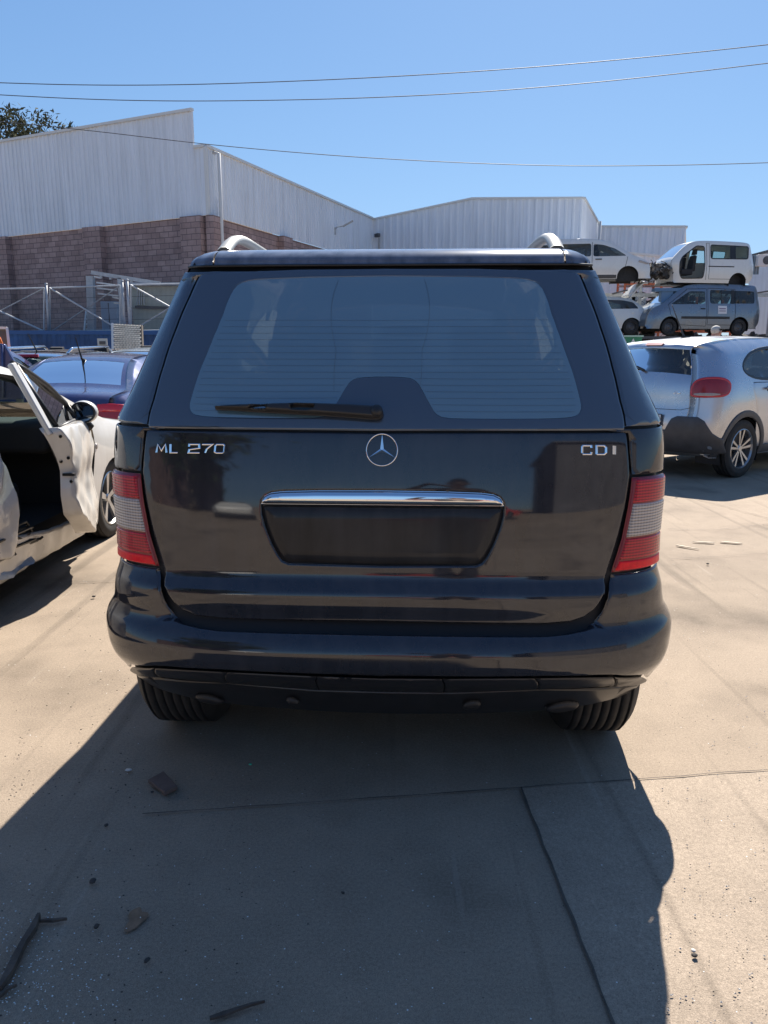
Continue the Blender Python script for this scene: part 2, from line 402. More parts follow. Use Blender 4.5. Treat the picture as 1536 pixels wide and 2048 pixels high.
# ------------------------------------------------------------------ concrete
def concrete(name, col, var=.25, spec_d=.0):
    m = bpy.data.materials.new(name); m.use_nodes = True; n = m.node_tree.nodes; l = m.node_tree.links; b = n['Principled BSDF']
    tc = n.new('ShaderNodeTexCoord')
    def noise(sc, det, rough=.6):
        t = n.new('ShaderNodeTexNoise'); t.inputs['Scale'].default_value = sc; t.inputs['Detail'].default_value = det; t.inputs['Roughness'].default_value = rough
        l.new(tc.outputs['Object'], t.inputs['Vector']); return t
    def mrange(src, a, b_, c, d):
        r = n.new('ShaderNodeMapRange'); r.inputs[1].default_value = a; r.inputs[2].default_value = b_; r.inputs[3].default_value = c; r.inputs[4].default_value = d
        l.new(src, r.inputs[0]); return r
    def mul(a, b_):
        x = n.new('ShaderNodeMath'); x.operation = 'MULTIPLY'; l.new(a, x.inputs[0]); l.new(b_, x.inputs[1]); return x
    big = mrange(noise(.35, 6).outputs[0], .3, .72, 1 - var, 1 + var * .7)
    med = mrange(noise(3.2, 8, .7).outputs[0], .3, .7, .86, 1.1)
    fine = mrange(noise(110, 3, .8).outputs[0], .3, .7, .78, 1.18)
    grit = mrange(noise(380, 2, .7).outputs[0], .35, .68, .76, 1.24)
    # dark oily stains
    st = mrange(noise(.8, 7, .62).outputs[0], .54, .70, 1, .45)
    f = mul(mul(mul(big.outputs[0], med.outputs[0]).outputs[0], fine.outputs[0]).outputs[0], mul(grit.outputs[0], st.outputs[0]).outputs[0])
    # pale aggregate and glass crumbs
    vo = n.new('ShaderNodeTexVoronoi'); vo.inputs['Scale'].default_value = 38; l.new(tc.outputs['Object'], vo.inputs['Vector'])
    cr = mrange(vo.outputs['Distance'], .05, .09, 1, 0)
    vs = n.new('ShaderNodeSeparateColor'); l.new(vo.outputs['Color'], vs.inputs[0])
    pick = mrange(vs.outputs[0], .86, .88, 0, 1); crm = mul(cr.outputs[0], pick.outputs[0])
    pickd = mrange(vs.outputs[1], .90, .92, 0, 1); crd = mul(cr.outputs[0], pickd.outputs[0])
    # long scratches / tyre scuffs
    mp = n.new('ShaderNodeMapping'); mp.inputs['Rotation'].default_value = (0, 0, R_(-32)); mp.inputs['Scale'].default_value = (9, .35, 1); l.new(tc.outputs['Object'], mp.inputs[0])
    sn = n.new('ShaderNodeTexNoise'); sn.inputs['Scale'].default_value = 1.5; sn.inputs['Detail'].default_value = 6; l.new(mp.outputs[0], sn.inputs['Vector'])
    scr = mrange(sn.outputs[0], .66, .74, 0, .22)
    mp2 = n.new('ShaderNodeMapping'); mp2.inputs['Rotation'].default_value = (0, 0, R_(75)); mp2.inputs['Scale'].default_value = (7, .25, 1); l.new(tc.outputs['Object'], mp2.inputs[0])
    sn2 = n.new('ShaderNodeTexNoise'); sn2.inputs['Scale'].default_value = 1.1; sn2.inputs['Detail'].default_value = 6; l.new(mp2.outputs[0], sn2.inputs['Vector'])
    scu = mrange(sn2.outputs[0], .58, .70, 1, .70)
    f2 = mul(f.outputs[0], scu.outputs[0])
    v = n.new('ShaderNodeVectorMath'); v.operation = 'SCALE'; v.inputs[0].default_value = col; l.new(f2.outputs[0], v.inputs['Scale'])
    def mixc(fac, a, colr):
        x = n.new('ShaderNodeMix'); x.data_type = 'RGBA'; l.new(fac, x.inputs[0]); l.new(a, x.inputs[6]); x.inputs[7].default_value = (*colr, 1); return x.outputs[2]
    c1 = mixc(scr.outputs[0], v.outputs[0], (.62, .56, .47)); c2 = mixc(crm.outputs[0], c1, (.75, .78, .78)); c3 = mixc(crd.outputs[0], c2, (.05, .045, .04))
    l.new(c3, b.inputs['Base Color']); b.inputs['Roughness'].default_value = .85; b.inputs['Specular IOR Level'].default_value = .25
    bp = n.new('ShaderNodeBump'); bp.inputs['Strength'].default_value = .5; bp.inputs['Distance'].default_value = .003
    l.new(mul(fine.outputs[0], grit.outputs[0]).outputs[0], bp.inputs['Height']); l.new(bp.outputs[0], b.inputs['Normal'])
    return m
M['ground'] = concrete('yard_concrete', (.345, .275, .205))
M['slab'] = concrete('newer_slab_concrete', (.365, .295, .225), .12)
M['joint'] = mat('joint_dirt', (.09, .075, .06), .9, noise=(9, .4))
# ------------------------------------------------------------------ ground
g = mesh_obj('ground', [(-600, -600, 0), (600, -600, 0), (600, 900, 0), (-600, 900, 0)], [(0, 1, 2, 3)], M['ground']); tag(g, kind='structure')
def sheet(name, pts, z, m, kind='structure'):
    o = mesh_obj(name, [(p[0], p[1], z) for p in pts], [tuple(range(len(pts)))], m); tag(o, kind=kind); return o
J0 = G(1042, 1578); J1 = G(1536, 1543); J2 = G(1228, 2048)
dR = (J1 - J0).normalized(); dN = (J2 - J0).normalized()
def jag(a, b, n, amp):
    a = Vector(a); b = Vector(b); d = (b - a); s = Vector((-d.y, d.x, 0)).normalized()
    return [a + d * i / n + s * (random.uniform(-amp, amp) if 0 < i < n else 0) for i in range(n + 1)]
e1 = jag(J0, J0 + dN * 4.5, 60, .0035)
sheet('concrete_slab', [*e1, e1[-1] + dR * 7, J0 + dR * 7], .004, M['slab'])
def joint(pts, wd, z=.008):
    mb = MB(); n = len(pts); L = []; Rr = []
    for i, p in enumerate(pts):
        d = (pts[min(i + 1, n - 1)] - pts[max(i - 1, 0)]).normalized(); s = Vector((-d.y, d.x, 0)); w_ = wd * random.uniform(.35, 1.3)
        L.append(p + s * w_ / 2 + Vector((0, 0, z))); Rr.append(p - s * w_ / 2 + Vector((0, 0, z)))
    mb.add(L + Rr, [(i, i + 1, n + i + 1, n + i) for i in range(n - 1)]); o = mb.build('joint_line', M['joint']); return tag(o, kind='structure')
joint([p + Vector((0, 0, 0)) for p in e1], .006)
joint(jag(J0 - dR * 1.2, J0 + dR * 6, 90, .003), .004)
def crack(pxs, wd, amp=.006, z=.009, n=14):
    pts = []
    for a, b in zip(pxs[:-1], pxs[1:]):
        q = jag(G(*a), G(*b), n, amp); pts += q if not pts else q[1:]
    joint(pts, wd, z)
crack([(1395, 1000), (1536, 1038)], .008, .01)
crack([(1335, 1060), (1440, 1061), (1536, 1050)], .006, .012)
crack([(1335, 1120), (1420, 1116), (1536, 1108)], .005, .008)
crack([(128, 1167), (235, 1164)], .005, .004)
# ================================================================== the big dark off-roader seen from behind
XC = .014; YC = 2.72
_W = pchip([.18, .21, .25, .30, .36, .42, .47, .53, .56, .585, .61, .66, .72, .85, 1.0, 1.10, 1.17, 1.28, 1.40, 1.55, 1.66, 1.70, 1.75, 1.8],
           [.80, .86, .905, .935, .955, .965, .970, .970, .960, .944, .934, .924, .910, .904, .910, .908, .898, .850, .800, .738, .692, .672, .65, .62])
_Y0 = pchip([.20, .25, .30, .345, .37, .385, .41, .45, .50, .53, .555, .567, .575, .60, .635, .660, .668, .712, .722, .80, .92, 1.0, 1.1, 1.165, 1.18, 1.30, 1.45, 1.6, 1.68, 1.72, 1.8],
            [2.39, 2.35, 2.315, 2.285, 2.25, 2.232, 2.205, 2.19, 2.190, 2.205, 2.228, 2.243, 2.262, 2.262, 2.256, 2.256, 2.258, 2.288, 2.291, 2.293, 2.300, 2.311, 2.330, 2.346, 2.352, 2.417, 2.51, 2.612, 2.668, 2.70, 2.74])
_N = pchip([.20, .36, .56, .62, 1.0, 1.17, 1.4, 1.7, 1.8], [3.2, 3.4, 3.9, 4.4, 4.8, 5.0, 5.2, 5.2, 5])
def ml_rad(phi, z):
    Wz = _W(z); L = YC - _Y0(z); n = _N(z); s = np.abs(np.sin(phi)); c = np.maximum(np.cos(phi), 0)
    return 1 / ((s / Wz) ** n + (c / L) ** n) ** (1 / n)
def ml_pos(phi, z):
    r = ml_rad(phi, z); return np.stack([XC + r * np.sin(phi), YC - r * np.cos(phi), z], 1)
US = .75          # u = phi*US, roughly metres
def ml_fn(p):
    u, z = p[:, 0], p[:, 1]; phi = u / US; e = .002
    pos = ml_pos(phi, z)
    a = ml_pos(phi + e, z) - ml_pos(phi - e, z); b = ml_pos(phi, z + e) - ml_pos(phi, z - e)
    n = np.cross(a, b); n /= np.linalg.norm(n, axis=1)[:, None]
    return pos, n
def ml_hit(px, py):
    d = ray(px, py); o = Vector((0, 0, CAMZ))
    def ins(t):
        q = o + d * t; x = q.x - XC; yy = YC - q.y
        if yy <= 0: return True
        return math.hypot(x, yy) < float(ml_rad(np.array([math.atan2(x, yy)]), np.array([q.z]))[0])
    t = 1.9
    while t < 3.1 and not ins(t): t += .01
    if t >= 3.1: raise Exception('miss %s %s' % (px, py))
    lo, hi = t - .01, t
    for _ in range(22):
        m_ = (lo + hi) / 2
        if ins(m_): hi = m_
        else: lo = m_
    q = o + d * hi
    return (math.atan2(q.x - XC, YC - q.y) * US, q.z)
PC = 776
def pp(pts):
    """('s',deg,z) or pixel pairs -> (u,z)"""
    return [(R_(q[1]) * US, q[2]) if q[0] == 's' else ml_hit(*q) for q in pts]
def mir(pts): return [(-a, b) for a, b in reversed(pts)]
def sym(l):             # left half running centre -> left -> centre, closed by its mirror image
    l = [(0, l[0][1])] + list(l[1:-1]) + [(0, l[-1][1])]; return l + mir(l)[1:-1]
def full(leftpts): return sym(pp(leftpts))
ML = thing('off_road_car', 'large midnight blue off-roader with its tailgate shut and no number plate', 'car')
def mlp(name, outer, m, holes=(), **k):
    k.setdefault('parent', ML); par = k.pop('parent')
    return mapped_panel(name, outer, list(holes), ml_fn, m, par, **k)
# ---- liner behind all the gaps
def ml_inner():
    us = np.linspace(-R_(90), R_(90), 60); zs = [.27, .34, .42, .5, .55, .57, .60, .7, .85, 1.0, 1.14]
    v = []; f = []
    for z in zs:
        q = ml_pos(us, np.full(60, z)); c = np.array([XC, YC, z])
        for p in q: dv = p - c; v.append(c + dv * (1 - .022 / max(.3, np.linalg.norm(dv))))
    for i in range(len(zs) - 1):
        for j in range(59): a = i * 60 + j; f.append((a, a + 1, a + 61, a + 60))
    return mesh_obj('inner_body', v, f, M['ml_black'], ML, True)
ml_inner()
# ---- tailgate window
gl_out = full([(776, 536), (600, 537), (480, 541), (402, 546), (396, 549), (378, 590), (352, 655), (328, 730), (310, 800), (299, 850), (300, 857), (450, 859), (776, 861)])
clear = pp([(776, 552), (640, 553), (520, 557), (490, 561), (472, 572), (460, 595), (446, 640), (422, 700), (402, 750), (389, 795), (385, 812), (389, 826), (402, 832), (440, 835), (520, 836), (600, 836), (655, 835), (672, 826), (684, 806), (704, 770), (713, 760), (727, 754), (776, 752)])
clear = sym(clear)
clear = [tuple(q) for q in chaikin(clear, 1, True)]
band = mlp('window_band', gl_out, M['band'], [clear], step=.04, edge=.005, bstep=.012, rings=(.0012, .0028, .005, .012))
mlp('rear_window', inset(clear, -.0005), M['ml_glass'], step=.05, edge=0, off=-.0015)
# heating wires and aerial lines
mb = MB()
def surf_line(pts, off=.0005, step=.03):
    q = resample(pts, step, False); pos, nor = ml_fn(q); return [Vector(a + b * off) for a, b in zip(pos, nor)]
for i, y_ in enumerate(np.linspace(640, 822, 15)):
    xl = np.interp(y_, [595, 640, 700, 750, 795, 812, 830], [462, 446, 422, 402, 391, 387, 392]) + 6
    if y_ < 748: segs = [(xl, 1552 - xl)]
    else:
        h = np.interp(y_, [748, 760, 770, 806, 826], [45, 64, 73, 93, 106]); segs = [(xl, 776 - h - 4), (776 + h + 4, 1552 - xl)]
    for a, b in segs: mb.tube(surf_line(pp([(a, y_), ((a + b) / 2, y_ + 1), (b, y_)])), .00028, 4)
for xx in (680, 852): mb.tube(surf_line(pp([(xx, 560), (xx, 700), (xx - 2, 780)])),   .0004, 4)
mb.build('heating_wires', mat('heater_wire', (.05, .06, .07), .6), bpy.data.objects['rear_window'])
mlp('inner_body', [(-R_(89) * US, 1.12), (R_(89) * US, 1.12), (R_(89) * US, 1.70), (-R_(89) * US, 1.70)], M['ml_black'], [inset(clear, -.012)], step=.06, edge=0, off=-.012)
# ---- quarter windows wrapping round the corner
def mirror_pair(name, pts, m, **k):
    q = pp(pts); a = mlp(name, q, m, **k); b = mlp(name, mir(q), m, **k); return a, b
mirror_pair('quarter_window', [(392, 549), (374, 590), (348, 655), (324, 730), (306, 800), (295, 850), ('s', -62, 1.178), ('s', -90, 1.178), ('s', -90, 1.665), ('s', -70, 1.665)], M['band'], step=.04, edge=.006)
# ---- lower tailgate with plate recess
PLS = lambda pts: pp([(776 - (776 - a) * .957, b) for a, b in pts])
rec_l = PLS([(776, 1011), (600, 1011), (530, 1011), (523, 1013), (524, 1030), (531, 1056), (545, 1090), (558, 1113), (568, 1125), (582, 1130), (776, 1133)])
rec = sym(rec_l)
hnd_l = PLS([(776, 981), (640, 982), (570, 984), (545, 987), (531, 993), (524, 1003), (523, 1010), (776, 1010)])
hnd = sym(hnd_l)
rh_l = PLS([(776, 981), (640, 982), (570, 984), (545, 987), (531, 993), (524, 1003), (523, 1013), (524, 1030), (531, 1056), (545, 1090), (558, 1113), (568, 1125), (582, 1130), (776, 1133)])
rechole = sym(rh_l)
tg = full([(776, 866), (450, 864), (301, 862), (296, 864), (291, 900), (288, 950), (296, 1005), (309, 1062), (330, 1132), (334, 1145), (334, 1165), (340, 1190), (354, 1212), (374, 1228), (402, 1238), (450, 1243), (776, 1244)])
tailgate = mlp('tailgate', tg, M['ml_paint'], [rechole], step=.022, edge=.006)
mlp('plate_recess', rec, M['ml_recess'], parent=tailgate, step=.012, edge=.045, height=.018, off=-.001)
mlp('handle_trim', hnd, M['chrome'], parent=tailgate, step=.012, edge=.018, height=.020, off=.018)
# orange reflection line along the recess bottom, put in as a coloured tube
mb = MB(); mb.tube(surf_line(pp([(528, 1127 - 4), (560, 1128 - 4)][:1]) * 2), .001, 4) if False else None
lp = pp([(592, 1121), (700, 1122), (776, 1122), (850, 1122), (935, 1121)]); MB().tube([q + Vector((0, .022, 0)) for q in surf_line(lp)], .0022, 6).build('recess_glint', mat('glint_bronze', (.35, .17, .09), .3), tailgate)  # bronze tube stands in for a reflected line of light
# ---- quarter panels above the lights
mirror_pair('quarter_panel', [(291, 863), (288, 900), (284, 945), ('s', -62, 1.031), ('s', -90, 1.031), ('s', -90, 1.168), ('s', -62, 1.168)], M['ml_paint'], step=.03, edge=.005)
# ---- tail lights
def light_mirror():
    z0, z1, z2, z3, z4 = 1.024, .944, .838, .768, .728
    def xin(z): return float(np.interp(z, [z4, z2, z1, z0], [324, 303, 290, 284]))
    def inner(z):
        # pixel row for a height at the inner edge
        for yy in np.arange(940, 1140, 1.0):
            q = ml_hit(xin(z), yy)
            if q[1] <= z: return q
        return q
    for s in (1, -1):
        def T(pts): return pts if s == 1 else mir(pts)
        a0, a1, a2, a3, a4 = [inner(z) for z in (z0, z1, z2, z3, z4)]
        OUT = -R_(74) * US
        frame = [a0, a1, a2, a3, a4, (OUT, z4 + .006), (OUT, z0 - .002)]
        fr = mlp('tail_light', T(frame), M['lens_frame'], step=.02, edge=.010, off=.006)
        def band_(nm, p, q, zt, zb, m, o):
            poly = [(p[0] - .006, zt - .002), (q[0] - .006, zb + .002), (OUT + .012, zb + .002), (OUT + .012, zt - .002)]
            return mlp(nm, T(poly), m, parent=fr, step=.012, edge=.006, off=o)
        band_('red_lens', a0, a1, z0 - .006, z1, M['lens_red'], .010)
        band_('clear_lens', a1, a2, z1, z2, M['lens_clear'], .011)
        band_('red_lens', a2, a3, z2, z3, M['lens_red'], .010)
        band_('reflector', a3, a4, z3, z4 + .006, M['lens_red_plain'], .009)
light_mirror()
# ---- bumper (one piece: corners up to the lights and the bar)
def bumper_outline():
    l = pp([(776, 1268), (450, 1265), (410, 1260), (380, 1253), (358, 1240), (342, 1222), (332, 1200), (327, 1180), (324, 1150)])
    top = l + [(l[-1][0] - .002, .722), (-R_(60) * US, .722), (-R_(78) * US, .724), (-R_(78) * US, .50), (-R_(77) * US, .335)]
    low = pp([(300, 1343), (320, 1342), (345, 1343), (450, 1347), (640, 1352), (776, 1354)])
    low = [(-R_(74) * US, .322), (-R_(70) * US, .356), (-R_(66.5) * US, .378)] + low
    return sym(top + low)
bumper = mlp('bumper', bumper_outline(), M['ml_paint'], step=.022, edge=.007)
# ---- step trim below the bumper in segments
zt = [ml_hit(x, y)[1] for x, y in ((640, 1354), (776, 1356))]
cuts = [318, 456, 638, 776 + 111]
def trim_seg(x0, x1):
    def yt(x): return np.interp(abs(x - 776), [0, 136, 320, 436, 460], [1357, 1355, 1350, 1346, 1345])
    def yb(x): return np.interp(abs(x - 776), [0, 136, 320, 436, 460], [1383, 1381, 1371, 1363, 1363])
    xs = np.linspace(x0, x1, 7)
    return pp([(x, yt(x)) for x in xs]) + pp([(x, yb(x)) for x in xs[::-1]])
tm = mat('trim_gloss', (.016, .016, .019), .38, coat=.25, coatr=.15)
for a, b in ((652, 900), (469, 650), (902, 1083), (318, 467), (1085, 1234)):
    mlp('step_trim', trim_seg(a, b), tm, step=.03, edge=.004, off=.004)
for s in (1, -1):
    t = pp([(316, 1345), (300, 1346)]) + [(-R_(66.5) * US, .372), (-R_(70) * US, .350), (-R_(74.5) * US, .314), (-R_(74) * US, .306), (-R_(70) * US, .318), (-R_(66.5) * US, .330)] + pp([(300, 1363), (316, 1363)])
    mlp('step_trim', t if s == 1 else mir(t), tm, step=.02, edge=.004, off=.004)
vl = pp([(776, 1386), (640, 1385), (456, 1374), (316, 1366), (300, 1366)]) + [(-R_(66.5) * US, .326), (-R_(70) * US, .314), (-R_(73) * US, .304), (-R_(73) * US, .285), (-R_(70) * US, .262), (-R_(62) * US, .240), (-R_(48) * US, .228), (-R_(36) * US, .220), (-R_(18) * US, .214), (0, .214)]
mlp('valance', sym(vl), M['ml_paint'] if False else mat('valance_plastic', (.016, .016, .018), .3, coat=.35, noise=(10, .3)), step=.03, edge=.006)
# tow and sensor covers on the valance
for x, r in ((428, .030), (598, .024), (954, .032), (1130, .034)):
    u, z = ml_hit(x, 1402); th = [(u + math.cos(a) * r * 1.15, z + math.sin(a) * r * .62) for a in np.linspace(0, 2 * math.pi, 20)[:-1]]
    mlp('tow_cover', th, M['plastic'], step=.01, edge=.015, height=.018, off=.020)
# ---- badges
def stroke(name, strokes, wd, hgt, parent, m, off=.001):
    """raised letters built as faceted ridges on the body"""
    mb = MB()
    for s in strokes:
        n = len(s); uv = np.array(s); L = []; Rr = []; Cc = []
        for i in range(n):
            d1 = uv[i] - uv[i - 1] if i else uv[1] - uv[0]; d2 = uv[i + 1] - uv[i] if i < n - 1 else d1
            d1 = d1 / np.linalg.norm(d1); d2 = d2 / np.linalg.norm(d2); n1 = np.array([-d1[1], d1[0]]); n2 = np.array([-d2[1], d2[0]])
            mm = n1 + n2; k = max(.35, 1 + n1 @ n2); o = mm / k * wd / 2; L.append(uv[i] + o); Rr.append(uv[i] - o); Cc.append(uv[i])
        for A, h in ((L, 0), (L, hgt * .7), (Cc, hgt), (Rr, hgt * .7), (Rr, 0)):
            pos, nor = ml_fn(np.array(A)); k0 = len(mb.v); mb.v += [Vector(a + b * (off + h)) for a, b in zip(pos, nor)]
        b0 = len(mb.v) - 5 * n
        for r in range(4):
            for i in range(n - 1):
                a = b0 + r * n + i; mb.f.append((a, a + 1, a + n + 1, a + n))
        mb.f.append(tuple(b0 + r * n for r in range(5))); mb.f.append(tuple(b0 + r * n + n - 1 for r in reversed(range(5))))
    return mb.build(name, m, parent)
GL = {'M': [[(0, 0), (.12, 1), (.5, .25), (.88, 1), (1, 0)]], 'L': [[(.0, 1), (.0, 0), (1, 0)]],
      '2': [[(.05, .72), (.08, 1), (.95, 1), (.98, .55), (.08, .38), (0, 0), (1, 0)]], '7': [[(0, 1), (1, 1), (.45, .45), (.3, 0)]],
      '0': [[(.12, 0), (0, .15), (.06, .85), (.2, 1), (.88, 1), (1, .85), (.95, .15), (.8, 0), (.12, 0)]],
      'C': [[(1, .75), (.95, 1), (.1, 1), (0, .85), (0, .15), (.1, 0), (.95, 0), (1, .25)]],
      'D': [[(0, 0), (0, 1), (.8, 1), (1, .8), (1, .2), (.8, 0), (0, 0)]], 'I': [[(0, 0), (0, 1)]]}
def word(name, spec, ytop, ybot):
    for ch, x0, x1 in spec:
        st = [pp([(x0 + (x1 - x0) * a, ybot + (ytop - ybot) * b) for a, b in s]) for s in GL[ch]]
        stroke(name, st, .0065 if ch == 'I' else .0042, .0028, tailgate, M['chrome'])
word('letter', [('M', 319, 340), ('L', 348, 363), ('2', 385, 408), ('7', 413, 434), ('0', 439, 459)], 891, 908)
word('letter', [('C', 1172, 1190), ('D', 1200, 1218), ('I', 1234, 1234.5)], 889, 906)
cen = (0, pp([(776, 900)])[0][1]); r_ = .047
circ = [(cen[0] + math.cos(a) * r_ * US / .75 * .98, cen[1] + math.sin(a) * r_) for a in np.linspace(0, 2 * math.pi, 49)]
# u is not metres at the centre: scale it
pA, _ = ml_fn(np.array([[cen[0] - .01, cen[1]], [cen[0] + .01, cen[1]]])); su = .02 / np.linalg.norm(pA[1] - pA[0])
ring = [(cen[0] + math.cos(a) * r_ * su, cen[1] + math.sin(a) * r_) for a in np.linspace(0, 2 * math.pi, 49)]
star = MB(); rp, rn = ml_fn(np.array(ring)); star.tube([Vector(a + b * .004) for a, b in zip(rp, rn)], .0019, 8)
cp, cn = ml_fn(np.array([cen])); cpt = Vector(cp[0] + cn[0] * .007)
for k in range(3):
    a = R_(90 + 120 * k); tip = (cen[0] + math.cos(a) * r_ * su, cen[1] + math.sin(a) * r_)
    bl = [(cen[0] + math.cos(a + s * R_(60)) * .0062 * su, cen[1] + math.sin(a + s * R_(60)) * .0062) for s in (1, -1)]
    tp, tn = ml_fn(np.array([tip] + bl)); T_ = [Vector(p + n_ * .003) for p, n_ in zip(tp, tn)]
    star.add([cpt, T_[0], T_[1], T_[2]], [(0, 2, 1), (0, 1, 3)])
star.build('badge', M['chrome'], tailgate)
# ---- wiper
PLW = lambda pts: pp([(a + 11, b) for a, b in pts])
wp = PLW([(428, 818), (500, 814), (600, 811), (700, 814), (752, 817), (766, 822), (768, 832), (762, 841), (745, 842), (690, 838), (600, 833), (520, 829), (430, 824)])
wh = [PLW([(505, 819), (527, 816), (534, 819), (532, 822), (512, 823)]), PLW([(584, 819), (604, 818), (630, 820), (616, 824), (588, 823)])]
wiper = mlp('wiper', wp, mat('wiper_black', (.025, .022, .02), .4), wh, step=.02, edge=.010, height=.024, off=.034, rings=(.001, .004, .010), bstep=.01)
u0, z0_ = pp([(766, 829)])[0]; pv, nv = ml_fn(np.array([[u0, z0_]])); pv = Vector(pv[0]); nv = Vector(nv[0])
MB().tube([pv, pv + nv * .035, pv + nv * .042], [.020, .018, .010], 16).build('wiper_pivot', M['plastic'], wiper, True)
# ---- roof with the spoiler lip
ph = np.linspace(-R_(90), R_(90), 50); zr = 1.687
edgeq = ml_pos(ph, np.full(50, zr)); loop = [(a[0], a[1]) for a in edgeq]
loop += [(XC + .712, 3.3), (XC + .705, 4.0), (XC + .69, 4.6), (XC + .4, 4.68), (XC, 4.71), (XC - .4, 4.68), (XC - .69, 4.6), (XC - .705, 4.0), (XC - .712, 3.3)]
def roof_part(name, poly, gap_lines=(), **k):
    lp_ = [np.array(loop)]
    def rf(p):
        d, _ = dist_poly(p, lp_); R = .15; dd = np.minimum(d, R)
        z = zr - .004 + .062 * np.sqrt(np.maximum(0, 1 - ((R - dd) / R) ** 2)) ** 1.0 + .012 * np.minimum(d, .6) / .6
        return z
    def fn(p):
        pos = np.stack([p[:, 0], p[:, 1], rf(p)], 1); return pos, np.tile([0, 0, 1.], (len(p), 1))
    return mapped_panel(name, poly, [], fn, M['ml_roof'], ML, step=.06, edge=.004, height=.003, rings=(.002, .005, .012, .025, .045, .07, .10, .14), bstep=.02, **k)
def clipx(poly, x0, x1):
    def cl(p, x, keep):
        out = []; n = len(p)
        for i in range(n):
            a = p[i]; b = p[(i + 1) % n]; ia = keep(a[0]); ib = keep(b[0])
            if ia: out.append(a)
            if ia != ib: t = (x - a[0]) / (b[0] - a[0]); out.append((x, a[1] + t * (b[1] - a[1])))
        return out
    p = cl(list(poly), x0, lambda v: v >= x0); return cl(p, x1, lambda v: v <= x1)
xs_ = P(427, 505, 2.72).x - XC
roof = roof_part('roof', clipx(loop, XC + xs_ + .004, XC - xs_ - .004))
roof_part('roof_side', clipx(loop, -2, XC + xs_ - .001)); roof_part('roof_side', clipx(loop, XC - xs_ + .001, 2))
# dark seal below the roof lip
q = ml_pos(np.linspace(-R_(89), R_(89), 60), np.full(60, 1.681)); MB().tube([Vector(a) + Vector((0, .004, 0)) for a in q], .0045, 6).build('roof_seal', M['plastic'], ML, True)
# ---- roof rails
for s in (-1, 1):
    x = XC + s * .578; mb = MB(); pts = [(2.80, 1.742), (2.84, 1.760), (2.90, 1.785), (2.98, 1.806), (3.08, 1.818), (3.25, 1.822), (4.2, 1.82), (4.38, 1.812), (4.5, 1.79), (4.58, 1.755)]
    pts = [tuple(a) for a in chaikin(pts, 1)]
    v = []; n = 8
    for i, (y, z) in enumerate(pts):
        d = Vector((0, pts[min(i + 1, len(pts) - 1)][0] - pts[max(0, i - 1)][0], pts[min(i + 1, len(pts) - 1)][1] - pts[max(0, i - 1)][1])).normalized(); nn = Vector((0, -d.z, d.y))
        for j in range(n):
            a = 2 * math.pi * (j + .5) / n; mb.v.append(Vector((x, y, z)) + Vector((1, 0, 0)) * (math.cos(a) * .025) + nn * (math.sin(a) * .016))
    for i in range(len(pts) - 1):
        for j in range(n): a = i * n + j; b = i * n + (j + 1) % n; mb.f.append((a, b, b + n, a + n))
    mb.f.append(tuple(range(n)))
    mb.build('roof_rail', mat('rail_satin_silver', (.46, .45, .41), .45, metal=.35), ML, True)
    MB().box((x, 3.7, 1.755), (.03, .12, .08)).build('rail_foot', M['plastic'], ML)
# ================================================================== generic parts
def wheel(parent, c, r=.32, wd=.20, side=1, style='five', rim=None, tyre=None, name='wheel', flat=0, rr=None):
    """side = +1: outer face towards +x. Wheel lies in local car space at c."""
    c = Vector(c); mb = MB(); rr = rr or r * .66; h = wd / 2
    prof = [(-h * .9, rr), (-h, rr + (r - rr) * .35), (-h * .98, rr + (r - rr) * .75), (-h * .80, r * .985)]
    ng = 4 if r < .34 else 7
    for i in range(ng):
        a = -h * .72 + i * h * 1.44 / (ng - 1)
        gw = h * (.08 if ng == 4 else .035); prof += [(a - gw, r), (a - gw * .8, r * .975), (a + gw * .8, r * .975), (a + gw, r)]
    prof += [(h * .80, r * .985), (h * .98, rr + (r - rr) * .75), (h, rr + (r - rr) * .35), (h * .9, rr)]
    mb.lathe([(a * 1, b) for a, b in prof], c, 'X', 40)
    t = mb.build(name, tyre or M['rubber'], parent, True)
    rm = MB(); s = side
    rm.lathe([(s * h * .92, rr * 1.005), (s * h * .96, rr * .97), (s * h * .75, rr * .93), (-s * h * .6, rr * .9)], c, 'X', 40)
    bk = MB().lathe([(s * h * .15, rr * .93), (s * h * .1, .001)], c, 'X', 24)
    hub = rr * .2
    rm.lathe([(s * h * .75, .001), (s * h * .75, hub * .7), (s * h * .6, hub), (s * h * .1, hub * 1.1)], c, 'X', 20)
    if style == 'split': ang = [(k * 72 + d, .10) for k in range(5) for d in (-12, 12)]
    elif style == 'steel': ang = []
    else: ang = [(k * 72, .2) for k in range(5)]
    for a, wf in ang:
        a = R_(a + 90); d = Vector((0, math.cos(a), math.sin(a))); q = Vector((0, -math.sin(a), math.cos(a)))
        w0 = rr * wf * .8; w1 = rr * wf * 1.35
        p = []
        for rad, ww, ax in ((hub * .8, w0, .68), (rr * .95, w1, .82)):
            for sg in (-1, 1):
                for dep in (0, -.22): p.append(c + d * rad + q * sg * ww / 2 + Vector((s * h * (ax + dep), 0, 0)))
        rm.add(p, [(0, 2, 6, 4), (1, 5, 7, 3), (0, 4, 5, 1), (2, 3, 7, 6), (4, 6, 7, 5), (0, 1, 3, 2)])
    if style == 'steel':
        rm.lathe([(s * h * .55, hub), (s * h * .4, rr * .45), (s * h * .62, rr * .6), (s * h * .3, rr * .9)], c, 'X', 30)
    r_ = rm.build('rim', rim or M['rim'], t, True); r_.data.polygons.foreach_set('use_smooth', [False] * len(r_.data.polygons))
    bk.build('brake_disc', M['rim_dark'], t)
    return t
